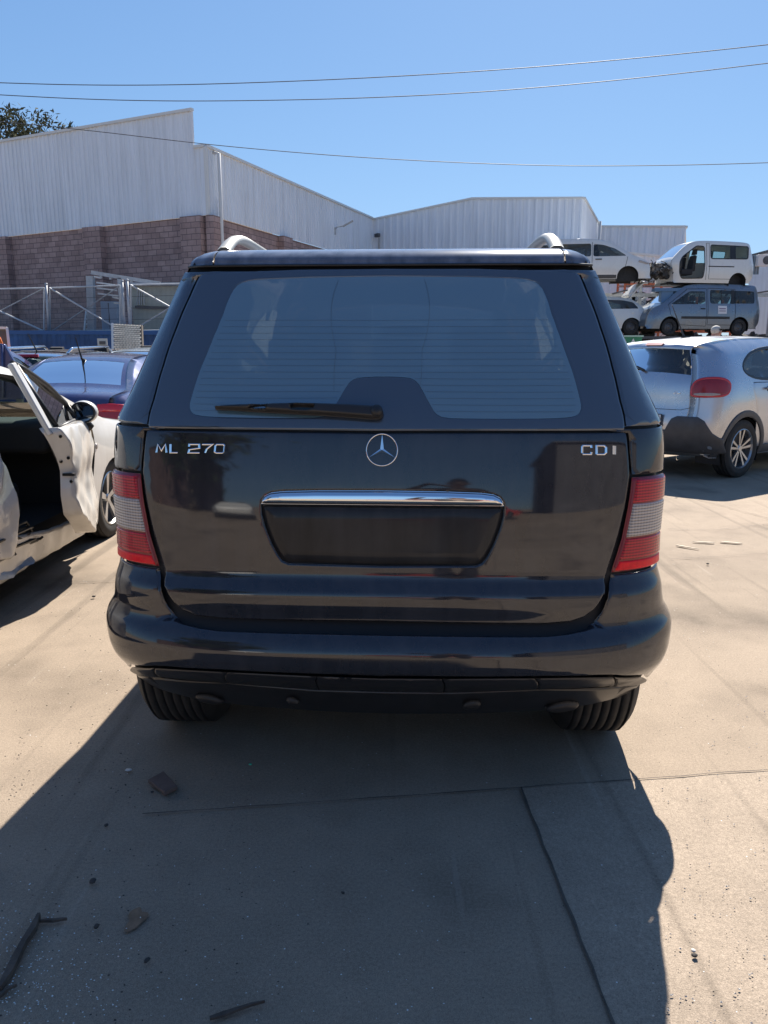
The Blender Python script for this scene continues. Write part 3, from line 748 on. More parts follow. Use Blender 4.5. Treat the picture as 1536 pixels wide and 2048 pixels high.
def seat(parent, c, w_=.5, m=None, name='seat', h=.62, head=True, back_rake=.14):
    c = Vector(c); mb = MB(); mb.box(c + Vector((0, .25, .12)), (w_, .5, .22))
    mb.add([], [])
    rot = Matrix.Rotation(back_rake, 3, 'X')
    mb.box(c + Vector((0, -.02 - back_rake * .3, .15 + h / 2)), (w_, .14, h), rot, taper=.82)
    o = mb.build(name, m or M['seat'], parent, bevel=.045, seg=3)
    if head:
        hb = MB().box(c + Vector((0, -.06 - back_rake * .6, .15 + h + .13)), (w_ * .52, .10, .20), rot, taper=.85)
        hb.tube([c + Vector((.05, -.05, .1 + h)), c + Vector((.05, -.06, .25 + h))], .008, 5); hb.tube([c + Vector((-.05, -.05, .1 + h)), c + Vector((-.05, -.06, .25 + h))], .008, 5)
        hb.build('headrest', m or M['seat'], parent, bevel=.04, seg=3)
    return o
class Car:
    """side outline (y,z) from the tail over the roof to the nose; +y is forward, ground at z=0"""
    def __init__(s, root, top, W, bottom=.22, arches=(), Re=.26, Rr=.09, c_top=.03, c_end=.08, smooth=2, cs=.12):
        s.root = root; s.W = pchip(*zip(*W)); s.Re = Re; s.Rr = Rr; s.ct = c_top; s.ce = c_end; s.cs = cs; s.bottom = bottom; s.arches = arches
        s.path = resample([tuple(p) for p in (chaikin(top, smooth) if smooth else top)], cs * .6, False)
        bot = []; y1 = s.path[-1][0]; y0 = s.path[0][0]
        for yc, r in sorted(arches, reverse=True):
            zc = r * .78; 
            a0 = math.asin(min(1, max(-1, (bottom - zc) / r)))
            for t in np.linspace(a0, math.pi - a0, 18): bot.append((yc + math.cos(t) * r, zc + math.sin(t) * r))
        s.poly = [tuple(p) for p in s.path] + ([(y1, bottom)] if abs(s.path[-1][1] - bottom) > .01 else []) + bot + ([(y0, bottom)] if abs(s.path[0][1] - bottom) > .01 else [])
        s.poly = np.array(s.poly)
        t = np.gradient(s.path, axis=0); t /= np.linalg.norm(t, axis=1)[:, None]; s.nrm = np.stack([-t[:, 1], t[:, 0]], 1)
        nn = s.nrm[:, 0] ** 2; k = 3
        s.nns = np.array([nn[max(0, i - k):i + k + 1].mean() for i in range(len(nn))])
        # path runs tail -> nose over the top, so the left normal points outwards
    def dist(s, pts):
        best = np.full(len(pts), 1e9); nn = np.zeros(len(pts)); A = s.path
        for i in range(len(A) - 1):
            a = A[i]; ab = A[i + 1] - a; L2 = ab @ ab
            t = np.clip(((pts - a) @ ab) / L2, 0, 1); q = pts - a - t[:, None] * ab
            d = np.hypot(q[:, 0], q[:, 1]); m = d < best; best[m] = d[m]; nn[m] = s.nns[i] * (1 - t[m]) + s.nns[i + 1] * t[m]
        return best, nn
    def hw(s, p):
        d, nn = s.dist(p)
        R = s.Rr + (s.Re - s.Rr) * nn
        return np.maximum(.02, s.W(p[:, 1]) - rnd(d, R))
    def side_fn(s, sgn):
        def f(p):
            def pos(q): return np.stack([sgn * s.hw(q), q[:, 0], q[:, 1]], 1)
            e = .004; a = pos(p + [e, 0]) - pos(p - [e, 0]); b = pos(p + [0, e]) - pos(p - [0, e]); n = np.cross(a, b); L = np.linalg.norm(n, axis=1); L[L == 0] = 1; n /= L[:, None]
            n *= np.where(n[:, 0] * sgn < 0, -1, 1)[:, None]
            return pos(p), n
        return f
    def xe(s, i): 
        nn = s.nns[i]; return float(s.W(s.path[i][1])) - (s.Rr + (s.Re - s.Rr) * nn)
    def side_patch(s, name, poly, m, sides=(1, -1), parent=None, off=.004, edge=.006, step=None, holes=(), height=None):
        return [mapped_panel(name, poly, list(holes), s.side_fn(g), m, parent or s.root, step=step or s.cs, edge=edge, off=off, height=height, analytic=False) for g in sides]
    def body(s, m, holes=(), sides=(1, -1), strip_glass=(), name='body', strip_skip=(), side_holes=None, no_edge=True):
        """one mesh: both flanks and the strip over roof, tail and nose. strip_glass: (i0,i1,margin) path index ranges left open"""
        V = []; F = []
        for g in sides:
            hs = list(holes) + list((side_holes or {}).get(g, []))
            P2, Fc, _ = triangulate(s.poly, hs, s.cs, (.02, .06) if s.cs < .2 else (.05,), bstep=s.cs * .6 + .001)
            pos, _n = s.side_fn(g)(P2); k = len(V); V += [tuple(a) for a in pos]
            for f in Fc:
                f = [int(x) + k for x in f]; a, b, c = (Vector(V[i]) for i in f)
                if (b - a).cross(c - a).x * g < 0: f = f[::-1]
                F.append(tuple(f))
        fr = np.array([-1, -.97, -.9, -.8, -.6, -.35, 0, .35, .6, .8, .9, .97, 1]); s.fr = fr
        k = len(V); n = len(s.path)
        for i in range(n):
            for x in fr: V.append(tuple(s.strip_pt(i, x)))
        for i in range(n - 1):
            for j in range(len(fr) - 1):
                mid = abs(fr[j] + fr[j + 1]) / 2; skip = False
                for i0, i1, mg in list(strip_glass) + list(strip_skip):
                    if i0 <= i < i1 and mid < 1 - mg: skip = True
                if not skip: a = k + i * len(fr) + j; F.append((a, a + len(fr), a + len(fr) + 1, a + 1))
        o = mesh_obj(name, V, F, m, s.root, True)
        bm_merge(o, .004); smooth_normals(o); return o
    def strip_pt(s, i, fx, off=0):
        xe = s.xe(i); nn = s.nrm[i][0] ** 2; c = s.ct + (s.ce - s.ct) * nn; p = s.path[i] + s.nrm[i] * (c * (1 - fx * fx) + off)
        return Vector((xe * fx, p[0], p[1]))
    def idx(s, y=None, z=None, tail=True):
        best = None; n = len(s.path); h = n // 2
        rng_ = range(n)
        for i in rng_:
            q = s.path[i]
            e = abs(q[0] - y) * (1 if y is not None else 0) if y is not None else 0
            if z is not None: e += abs(q[1] - z)
            if best is None or e < best[0]: best = (e, i)
        return best[1]
    def strip_patch(s, name, i0, i1, mg, m, off=-.006, parent=None):
        V = []; F = []; xs = np.linspace(-(1 - mg), 1 - mg, 9); k = i1 - i0 + 1
        for i in range(i0, i1 + 1):
            for x in xs: V.append(tuple(s.strip_pt(i, x, off)))
        for i in range(k - 1):
            for j in range(8): a = i * 9 + j; F.append((a, a + 9, a + 10, a + 1))
        return mesh_obj(name, V, F, m, parent or s.root, True)
    def tail_fn(s):
        ii = [i for i in range(len(s.path)) if s.path[i][0] < s.path[:, 0].min() + 1.2 and s.nrm[i][0] < -.25]
        zz = s.path[ii][:, 1]; yy = s.path[ii][:, 0]; o = np.argsort(zz); fy = lambda z: np.interp(z, zz[o], yy[o])
        R = s.Re
        def f(p):
            def pos(q):
                u = q[:, 0]; z = q[:, 1]; sg = np.sign(u); a = np.abs(u); W = s.W(z); xe = W - R; ym = fy(z)
                th = np.clip((a - xe) / R, 0, math.pi / 2); ext = np.maximum(0, a - xe - R * math.pi / 2)
                x = np.where(a <= xe, a, xe + R * np.sin(th)); y = np.where(a <= xe, ym - s.ce * (1 - (a / xe) ** 2), ym + R * (1 - np.cos(th)) + ext)
                return np.stack([x * sg, y, z], 1)
            e = .003; a = pos(p + [e, 0]) - pos(p - [e, 0]); b = pos(p + [0, e]) - pos(p - [0, e]); n = np.cross(a, b); L = np.linalg.norm(n, axis=1); L[L == 0] = 1; n /= L[:, None]
            ref = pos(p) - np.array([0, fy(p[:, 1]).mean() + 1.5, 0]); ref[:, 2] = 0
            n *= np.where((n * ref).sum(1) < 0, -1, 1)[:, None]
            return pos(p), n
        return f
    def tail_patch(s, name, poly, m, off=.006, edge=.01, step=.05, parent=None, holes=(), both=False, height=None):
        out = [mapped_panel(name, poly, list(holes), s.tail_fn(), m, parent or s.root, step=step, edge=edge, off=off, height=height, analytic=False)]
        if both: out.append(mapped_panel(name, [(-a, b) for a, b in reversed(list(poly))], [[(-a, b) for a, b in h] for h in holes], s.tail_fn(), m, parent or s.root, step=step, edge=edge, off=off, height=height, analytic=False))
        return out
    def liners(s):
        for yc, r in s.arches:
            for g in (1, -1):
                mb = MB(); n = 14; xo = float(s.W(np.array([r]))[()] if False else s.W(r)) - .02; xi = xo - .30
                pts = [(yc + math.cos(t) * (r + .005), r * .78 + math.sin(t) * (r + .005)) for t in np.linspace(-.35, math.pi + .35, n)]
                mb.add([(g * xo, a, b) for a, b in pts] + [(g * xi, a, b) for a, b in pts], [(i, i + 1, n + i + 1, n + i) for i in range(n - 1)] + [tuple(range(n, 2 * n))])
                mb.build('wheel_arch_liner', M['engine_dk'], s.root)
        y0 = s.path[0][0] + .12; y1 = s.path[-1][0] - .15
        MB().box((0, (y0 + y1) / 2, s.bottom + .04), (1.1, y1 - y0, .06)).build('underbody', M['engine_dk'], s.root)
def smooth_normals(o, it=6):
    me = o.data; n = len(me.vertices); N = np.empty(n * 3, np.float32); me.vertices.foreach_get('normal', N); N = N.reshape(-1, 3).astype(float)
    E = np.empty(len(me.edges) * 2, np.int32); me.edges.foreach_get('vertices', E); E = E.reshape(-1, 2); N0 = N.copy()
    for _ in range(it):
        S = N.copy(); A = N[E[:, 0]]; B = N[E[:, 1]]; w_ = np.maximum(0, (A * B).sum(1) - .80)[:, None] * 5   # keep real edges
        np.add.at(S, E[:, 0], B * w_); np.add.at(S, E[:, 1], A * w_); N = S / np.maximum(1e-9, np.linalg.norm(S, axis=1))[:, None]
    me.normals_split_custom_set_from_vertices([tuple(v) for v in N])
def bm_merge(o, d):
    import bmesh
    bm = bmesh.new(); bm.from_mesh(o.data); bmesh.ops.remove_doubles(bm, verts=bm.verts, dist=d); bm.to_mesh(o.data); bm.free()
    o.data.polygons.foreach_set('use_smooth', [True] * len(o.data.polygons))
def circ_poly(c, r, n=20, ry=None): return [(c[0] + math.cos(a) * r, c[1] + math.sin(a) * (ry or r)) for a in np.linspace(0, 2 * math.pi, n, endpoint=False)]
def round_poly(p, it=2): return [tuple(q) for q in chaikin(p, it, True)]
def rc(p, r=.09, n=5):
    p = [np.array(q, float) for q in p]; out = []
    for i in range(len(p)):
        a, b, c = p[i - 1], p[i], p[(i + 1) % len(p)]; u = a - b; v = c - b; lu = np.linalg.norm(u); lv = np.linalg.norm(v); k = min(r, lu * .45, lv * .45); s = b + u / lu * k; e = b + v / lv * k
        for t in np.linspace(0, 1, n): out.append(tuple((1 - t) ** 2 * s + 2 * t * (1 - t) * b + t * t * e))
    return out
def place(root, x, y, deg, z=0, pitch=0, roll=0):
    root.location = (x, y, z); root.rotation_euler = (R_(pitch), R_(roll), -R_(deg)); return root
def seams(car, polys, name='panel_gap', sides=(1, -1), r=.005, closed=True):
    for g in sides:
        mb = MB(); f = car.side_fn(g)
        for p in polys:
            q = resample(p, .08, closed); 
            if closed: q = np.vstack([q, q[:1]])
            pos, nor = f(q); mb.tube([Vector(a + b * .001) for a, b in zip(pos, nor)], r, 4, False)
        mb.build(name, M['ml_black'], car.root)
# ================================================================== the off-roader: flanks, nose, cabin, wheels (world coordinates)
AX = 2.80; AF = AX + 2.60
side_top = [(YC, 1.68), (4.5, 1.685), (4.7, 1.66), (5.35, 1.16), (5.45, 1.12), (6.2, 1.03), (6.42, .95), (6.50, .80), (6.53, .45), (6.48, .30)]
class MLCar(Car):
    def __init__(s):
        s.root = ML; s.W = lambda z: _W(z); s.Re = .30; s.Rr = .05; s.ct = .05; s.ce = .12; s.cs = .1; s.bottom = .30; s.arches = ((AF, .41),)
        s.path = resample([tuple(p) for p in chaikin(side_top[1:], 2)], .06, False)
        bot = [(AF + math.cos(t) * .41, .33 + math.sin(t) * .41) for t in np.linspace(-.07, math.pi + .07, 18)]
        ra = [(AX + math.cos(t) * .43, .33 + math.sin(t) * .43) for t in np.linspace(-.07, math.pi * .545, 12)]
        s.poly = np.array([(YC, 1.68)] + [tuple(p) for p in s.path] + bot + ra + [(YC, .76)])
        t = np.gradient(s.path, axis=0); t /= np.linalg.norm(t, axis=1)[:, None]; s.nrm = np.stack([-t[:, 1], t[:, 0]], 1); s.nns = s.nrm[:, 0] ** 2
    def hw(s, p):
        d, nn = dist_poly(p, [s.path], False); R = s.Rr + (s.Re - s.Rr) * nn; r = rnd(d, R)
        Wn = s.W(p[:, 1]) - .05 * np.clip((p[:, 0] - YC) / .9, 0, 1) ** 1.5
        return np.where(p[:, 0] < 4.4, Wn, Wn - r * np.clip((p[:, 0] - 4.4) / .3, 0, 1))
mc = MLCar()
win1 = round_poly([(3.0, 1.20), (3.0, 1.60), (3.72, 1.62), (3.72, 1.19)], 2)
win2 = round_poly([(3.80, 1.19), (3.80, 1.62), (4.55, 1.60), (5.10, 1.20)], 2)
hd = [tuple(p) for p in win1], [tuple(p) for p in win2]
ws0 = mc.idx(4.76, 1.62); ws1 = mc.idx(5.30, 1.20)
bd = mc.body(M['ml_paint'], holes=hd, strip_glass=[(ws0, ws1, .1), (0, mc.idx(4.62, 1.68), 0)])
k_off = [(v.co.x, ) for v in bd.data.vertices]
for v in bd.data.vertices: v.co.x += XC
def shiftx(objs):
    for o in objs:
        for v in o.data.vertices: v.co.x += XC
shiftx(mc.side_patch('side_window', win1, M['glass_dark'], off=-.006, edge=0)); shiftx(mc.side_patch('side_window', win2, M['glass'], off=-.006, edge=0))
shiftx([mc.strip_patch('windshield', ws0, ws1, .1, M['glass_clear'])])
# floor, arch liners, engine bay bulkhead
MB().box((XC, 4.3, .42), (1.55, 3.4, .10)).box((XC, 2.62, .44), (1.3, .5, .16)).box((XC, 5.28, .72), (1.5, .1, .7)).build('underbody', M['ml_black'], ML)
for s_ in (1, -1):
    for yc in (AX, AF):
        mb = MB(); n = 14; pts = [(yc + math.cos(t) * .425, .34 + math.sin(t) * .425) for t in np.linspace(-.2, math.pi * (.74 if yc == AX else 1.05), n)]
        mb.add([(XC + s_ * .90, a, b) for a, b in pts] + [(XC + s_ * .56, a, b) for a, b in pts], [(i, i + 1, n + i + 1, n + i) for i in range(n - 1)] + [tuple(range(n, 2 * n))])
        mb.build('wheel_arch_liner', M['engine_dk'], ML)
        wheel(ML, (XC + s_ * (.745 if yc == AX else .72), yc, .365), r=.365, wd=.25, side=s_)
mb = MB(); mb.tube([(XC - .75, AX, .36), (XC + .75, AX, .36)], .045, 10).blob((XC, AX, .36), (.14, .12, .12)).box((XC + .3, 2.62, .40), (.55, .22, .18)).tube([(XC + .5, 2.5, .32), (XC + .5, 3.6, .34)], .03, 8)
mb.build('rear_axle', M['engine_dk'], ML)
# cabin
for x in (-.46, 0, .46): seat(ML, (XC + x, 3.65, .52), .45, h=.55, name='rear_seat')
for x in (-.40, .40): seat(ML, (XC + x, 4.45, .55), .52, h=.60, name='front_seat')
MB().box((XC, 5.15, 1.02), (1.45, .35, .22)).build('dashboard', M['interior'], ML, bevel=.06, seg=3)
MB().box((XC, 2.95, .80), (1.40, .9, .05)).build('load_floor', M['interior'], ML)
MB().lathe([(-.015, .17), (0, .185), (.015, .17), (0, .155)], (XC - .38, 4.92, 1.10), 'Y', 24, closed=True).build('steering_wheel', M['interior'], ML)
MB().box((XC, 4.72, 1.52), (.26, .03, .07)).build('inner_mirror', M['interior'], ML, bevel=.01)
for s_ in (1, -1):
    q = MB().box((XC + s_ * 1.02, 4.98, 1.20), (.20, .12, .19)).build('door_mirror', M['ml_paint'], ML, bevel=.05, seg=3)
    MB().box((XC + s_ * .93, 4.98, 1.13), (.12, .05, .04)).build('mirror_arm', M['plastic'], q)
rebase(ML, (XC, 4.2, 0))
_th = R_(2.8); _pv = Vector((XC, 2.33, 0))        # the car stands turned a little to the right
ML.location = _pv + Matrix.Rotation(-_th, 3, 'Z') @ (ML.location - _pv) + Vector((-.020, 0, 0)); ML.rotation_euler = (0, 0, -_th)
# ================================================================== silver hatchback on the right
def silver_hatch():
    r = thing('hatchback', 'silver hatchback with grey plastic wheel arches on the right, seen from its rear corner', 'car')
    top = [(-1.72, .26), (-1.86, .32), (-1.93, .45), (-1.955, .60), (-1.93, .72), (-1.905, .82), (-1.90, 1.00), (-1.87, 1.12), (-1.79, 1.28), (-1.73, 1.41), (-1.73, 1.46), (-1.60, 1.50), (-1.0, 1.545), (-.3, 1.56), (.3, 1.53), (.75, 1.40), (1.25, 1.10), (1.75, 1.00), (1.98, .86), (2.05, .62), (2.02, .30)]
    c = Car(r, top, [(.2, .80), (.35, .845), (.6, .875), (.85, .885), (1.05, .86), (1.2, .80), (1.4, .71), (1.56, .62)], bottom=.24, arches=((-1.27, .385), (1.27, .385)), Re=.30, Rr=.12, c_top=.03, c_end=.09, cs=.07, smooth=2)
    rdoor = [(-1.02, .50), (-.98, .33), (-.05, .33), (-.05, 1.05), (-1.15, 1.06), (-1.16, .98), (-1.06, .72)]
    fdoor = [(.0, .33), (.88, .33), (.92, 1.04), (.0, 1.05)]
    win_r = round_poly([(-1.28, 1.16), (-.99, 1.09), (-.06, 1.10), (-.06, 1.44), (-.55, 1.45), (-1.0, 1.40), (-1.26, 1.27)], 2)
    win_f = round_poly([(.02, 1.10), (.98, 1.10), (.55, 1.36), (.30, 1.43), (.02, 1.445)], 1)
    zi = lambda z: min((i for i in range(len(c.path)) if c.path[i][0] < -1.4), key=lambda i: abs(c.path[i][1] - z))
    g0, g1 = zi(1.13), zi(1.41)
    w1 = c.idx(.62, 1.45); w0 = c.idx(1.18, 1.14)
    strips = [(g0, g1, .04), (w1, w0, .08)]
    sh = {g: [win_r, win_f, inset(rdoor, -.004), inset(fdoor, -.004)] for g in (1, -1)}
    c.body(M['silver'], side_holes=sh, strip_glass=strips)
    dr = c.side_patch('door', rdoor, M['silver'], off=0, edge=.008); df = c.side_patch('door', fdoor, M['silver'], off=0, edge=.008)
    for g_, d_ in zip((1, -1), dr):
        f = c.side_fn(g_); q, nq = f(np.array([[-.92, .99], [-.72, .995]])); 
        MB().tube([Vector(q[0] + nq[0] * .02), Vector((q[0] + q[1]) / 2 + nq[0] * .045), Vector(q[1] + nq[1] * .02)], .016, 8).build('handle', M['silver'], d_, True)
        c.side_patch('handle_cup', circ_poly((-.82, .985), .075, 16, .04), M['plastic_grey'], sides=(g_,), parent=d_, off=.001, edge=0, step=.03)
    c.side_patch('side_window', win_r, M['glass'], off=-.004, edge=0); c.side_patch('side_window', win_f, M['glass'], off=-.004, edge=0)
    c.side_patch('window_trim', inset(win_r, -.02), M['rim_dark'], holes=[inset(win_r, .012)], off=.003, edge=.004, step=.05)
    c.side_patch('window_trim', inset(win_f, -.02), M['rim_dark'], holes=[inset(win_f, .012)], off=.003, edge=.004, step=.05)
    c.strip_patch('rear_window', g0, g1, .04, glass('hatch_glass', (.38, .46, .48), 1.45, base=.01, dust=.06), off=-.003); c.strip_patch('windshield', w1, w0, .08, M['glass_clear'])
    # wheel arch and sill cladding
    for yc in (-1.27, 1.27):
        arc = [(yc + math.cos(t) * .385, .385 * .78 + math.sin(t) * .385) for t in np.linspace(-.12, math.pi + .12, 20)]
        arc2 = [(yc + math.cos(t) * .455, .385 * .78 + math.sin(t) * .46) for t in np.linspace(math.pi + .12, -.12, 20)]
        c.side_patch('wheel_arch_trim', arc + arc2, M['plastic_grey'], off=.012, edge=.01, step=.05)
    c.side_patch('sill_trim', [(-.86, .245), (.86, .245), (.84, .36), (-.83, .36)], M['plastic_grey'], off=.01, edge=.02, step=.06)
    c.side_patch('side_bumps', round_poly([(-.1, .43), (-.1, .60), (.75, .60), (.75, .43)], 2), M['plastic_grey'], off=.015, edge=.03, height=.015, step=.05)
    # tail bumper lower cladding with the raised notches
    W_ = lambda z: float(c.W(z)); qm = .985
    lo = [(-.0, .30), (qm, .30), (qm, .47), (.94, .48), (.86, .53), (.77, .66), (.70, .70), (.48, .70), (.42, .67), (.36, .545), (0, .54)]
    lo = lo + [(-a, b) for a, b in reversed(lo[1:-1])]
    c.tail_patch('bumper_trim', lo, M['plastic_grey'], off=.024, edge=.018, height=.012, step=.04)
    # lights
    L = round_poly([(.57, .93), (.57, 1.05), (.64, 1.125), (.86, 1.135), (1.00, 1.08), (1.02, .99), (.97, .915), (.75, .905), (.61, .905)], 2)
    for o in c.tail_patch('tail_light', L, M['car_dark_red'], off=.018, edge=.03, height=.028, both=True, step=.025):
        pass
    lights = [o for o in r.children if o.name.startswith('tail_light')]
    Lr = [p for p in inset(L, .022)]
    rim_ = c.tail_patch('lens_rim', inset(L, .006), M['car_red_light'], off=.0205, edge=.010, height=.006, holes=[inset(L, .030)], both=True, step=.02)
    inn = c.tail_patch('clear_lens', round_poly([(.62, .925), (.62, .958), (.88, .958), (.88, .93)], 1), M['lens_clear'], off=.0215, edge=.004, both=True, step=.02)
    for k in range(2): rim_[k].parent = lights[k]; inn[k].parent = lights[k]
    c.tail_patch('tailgate_seam', [(.60, .80), (.60, .795)] + [(.50, .765), (-.50, .765), (-.60, .795), (-.60, .80), (-.50, .77), (.50, .77)], M['ml_black'], off=.003, edge=0)
    c.tail_patch('badge', [(.40, .94), (.40, .965), (.47, .965), (.47, .94)], M['chrome'], off=.008, edge=.003, holes=[[(.412, .947), (.412, .958), (.45, .958), (.45, .947)]], step=.02)
    pl = c.tail_patch('number_plate', [(-.22, .585), (-.22, .70), (.31, .70), (.31, .585)], mat('plate_white', (.75, .75, .72), .4), off=.034, edge=.002, step=.05, parent=r)[0]
    c.tail_patch('plate_border', [(-.23, .575), (-.23, .71), (.32, .71), (.32, .575)], M['plastic'], off=.033, edge=.002, step=.05, holes=[[(-.215, .59), (-.215, .695), (.305, .695), (.305, .59)]], parent=pl)
    def tail_text(strokes, q0, q1, z0, z1, nm, wd, m, par):
        f = c.tail_fn(); mb = MB()
        for s in strokes:
            P_ = np.array([(q0 + (q1 - q0) * a, z0 + (z1 - z0) * b) for a, b in s]); pos, nor = f(P_); mb.tube([Vector(a + b * .037) for a, b in zip(pos, nor)], wd, 5)
        return mb.build(nm, m, par)
    tail_text([[(1, .85), (.8, 1), (.2, 1), (0, .82), (.1, .6), (.9, .42), (1, .2), (.8, 0), (.2, 0), (0, .15)]],   .24, .285, .605, .680, 'plate_letter', .006, M['ml_black'], pl)
    # roof spoiler brake light, aerial
    f3 = c.idx(-1.74, 1.475); 
    q = [c.strip_pt(f3 - 1, x, .006) for x in (-.24, .24)] + [c.strip_pt(f3, x, .004) for x in (.24, -.24)]
    MB().add([a + Vector((0, -.012, 0)) for a in q] + q, [(0, 1, 2, 3), (7, 6, 5, 4), (0, 4, 5, 1), (1, 5, 6, 2), (2, 6, 7, 3), (3, 7, 4, 0)]).build('brake_light', M['car_dark_red'], r)
    MB().tube([(0, -1.22, 1.545), (0, -1.27, 1.60), (0, -1.52, 1.92)], [.018, .009, .004], 8).box((0, -1.21, 1.56), (.06, .10, .03)).build('aerial', M['plastic'], r)
    mb = MB(); f = c.strip_pt(g0 + 1, .1, .03); mb.tube([c.strip_pt(g0, 0, .03), c.strip_pt(g0 + 1, -.2, .03), c.strip_pt(g0 + 1, -.55, .03)], [.018, .012, .008], 6); mb.build('wiper', M['plastic'], r)
    for g_ in (1, -1):
        for yc in (-1.27, 1.27): wheel(r, (g_ * .765, yc, .325), r=.325, wd=.205, side=g_, style='split', name='wheel', rr=.225)
        MB().box((g_ * .98, .72, 1.08), (.18, .13, .15)).build('door_mirror', M['silver'], r, bevel=.045, seg=3)
    c.liners()
    for x in (-.42, 0, .42): seat(r, (x, -.75, .50), .42, name='rear_seat', h=.55)
    for x in (-.36, .36): seat(r, (x, .05, .45), .5, name='front_seat', h=.6)
    MB().box((0, .95, .98), (1.4, .35, .2)).build('dashboard', M['interior'], r, bevel=.05)
    place(r, 4.56, 10.05, 54.6); return r
silver_hatch()
# ================================================================== blue saloon on the left
def blue_saloon():
    r = thing('saloon_car', 'blue saloon with red tail light and roof aerial behind the white wreck', 'car')
    top = [(-2.12, .24), (-2.22, .36), (-2.25, .55), (-2.22, .72), (-2.17, .90), (-2.08, .945), (-1.75, .965), (-1.58, .985), (-1.05, 1.25), (-.75, 1.325), (-.1, 1.36), (.35, 1.33), (.65, 1.23), (1.20, .93), (1.9, .82), (2.15, .70), (2.22, .5), (2.18, .26)]
    c = Car(r, top, [(.2, .80), (.35, .84), (.6, .87), (.80, .875), (.95, .82), (1.1, .74), (1.36, .60)], bottom=.22, arches=((-1.35, .36), (1.35, .36)), Re=.22, Rr=.10, c_top=.03, c_end=.08, cs=.10)
    wr = rc([(-1.25, .99), (-.2, .99), (-.2, 1.25), (-.75, 1.24), (-1.05, 1.13)]); wf = rc([(-.12, .99), (.95, .98), (.5, 1.20), (-.12, 1.25)])
    g0, g1 = c.idx(-1.52, 1.01), c.idx(-1.0, 1.27); w1, w0 = c.idx(.58, 1.26), c.idx(1.12, .97)
    c.body(M['blue'], holes=[wr, wf], strip_glass=[(g0, g1, .07), (w1, w0, .08)])
    c.side_patch('side_window', wr, M['glass_clear'], off=-.006, edge=0); c.side_patch('side_window', wf, M['glass_clear'], off=-.006, edge=0)
    c.strip_patch('rear_window', g0, g1, .07, M['glass_clear'], off=-.002); c.strip_patch('windshield', w1, w0, .08, M['glass_clear'])
    L = [(.58, .60), (.57, .73), (.56, .855), (.70, .86), (.98, .83), (.99, .70), (.98, .60)]
    L2 = [(.58, .62), (.575, .685), (1.0, .675), (1.0, .61)]; L1 = [(.572, .70), (.56, .86), (.70, .875), (1.02, .83), (1.03, .69)]
    a = c.tail_patch('tail_light', L, M['car_dark_red'], off=.014, edge=.015, both=True)
    b = c.tail_patch('red_lens', inset(L2, .004), M['car_red_light'], off=.020, edge=.01, both=True)
    d = c.tail_patch('red_lens', [(.572, .77), (.567, .85), (.70, .853), (.97, .825), (.975, .77)], M['car_red_light'], off=.020, edge=.01, both=True)
    for k in range(2): b[k].parent = a[k]; d[k].parent = a[k]
    c.tail_patch('boot_seam', [(-.62, .60), (-.60, .92), (-.595, .92), (-.615, .60)], M['ml_black'], off=.002, edge=0, both=True)
    c.tail_patch('number_plate', [(-.26, .60), (-.26, .71), (.26, .71), (.26, .60)], mat('plate_pale', (.55, .55, .52), .4), off=.008, edge=.002, step=.1)
    mb = MB(); rp = c.strip_pt(c.idx(-2.05, .95), 0, .004)
    for k in range(3): a_ = R_(90 + 120 * k); mb.bar(rp + Vector((0, 0, .02)), rp + Vector((math.cos(a_) * .022, 0, .02 + math.sin(a_) * .022)), .005)
    mb.build('badge', M['chrome'], r)
    MB().tube([(0, -.98, 1.285), (0, -1.06, 1.32), (0, -1.20, 1.56)], [.03, .012, .005], 8).build('aerial', M['plastic'], r)
    for g_ in (1, -1):
        for yc in (-1.35, 1.35): wheel(r, (g_ * .75, yc, .31), r=.31, wd=.2, side=g_)
    c.liners()
    for x in (-.38, .38): seat(r, (x, -.55, .35), .5, name='rear_seat', h=.5); seat(r, (x, .15, .35), .5, name='front_seat', h=.58)
    MB().box((0, .95, .88), (1.3, .35, .15)).build('dashboard', M['interior_lt'], r, bevel=.04); MB().box((0, -1.25, .92), (1.2, .5, .04)).build('parcel_shelf', M['interior'], r)
    place(r, -3.60, 10.40, 0); return r
blue_saloon()
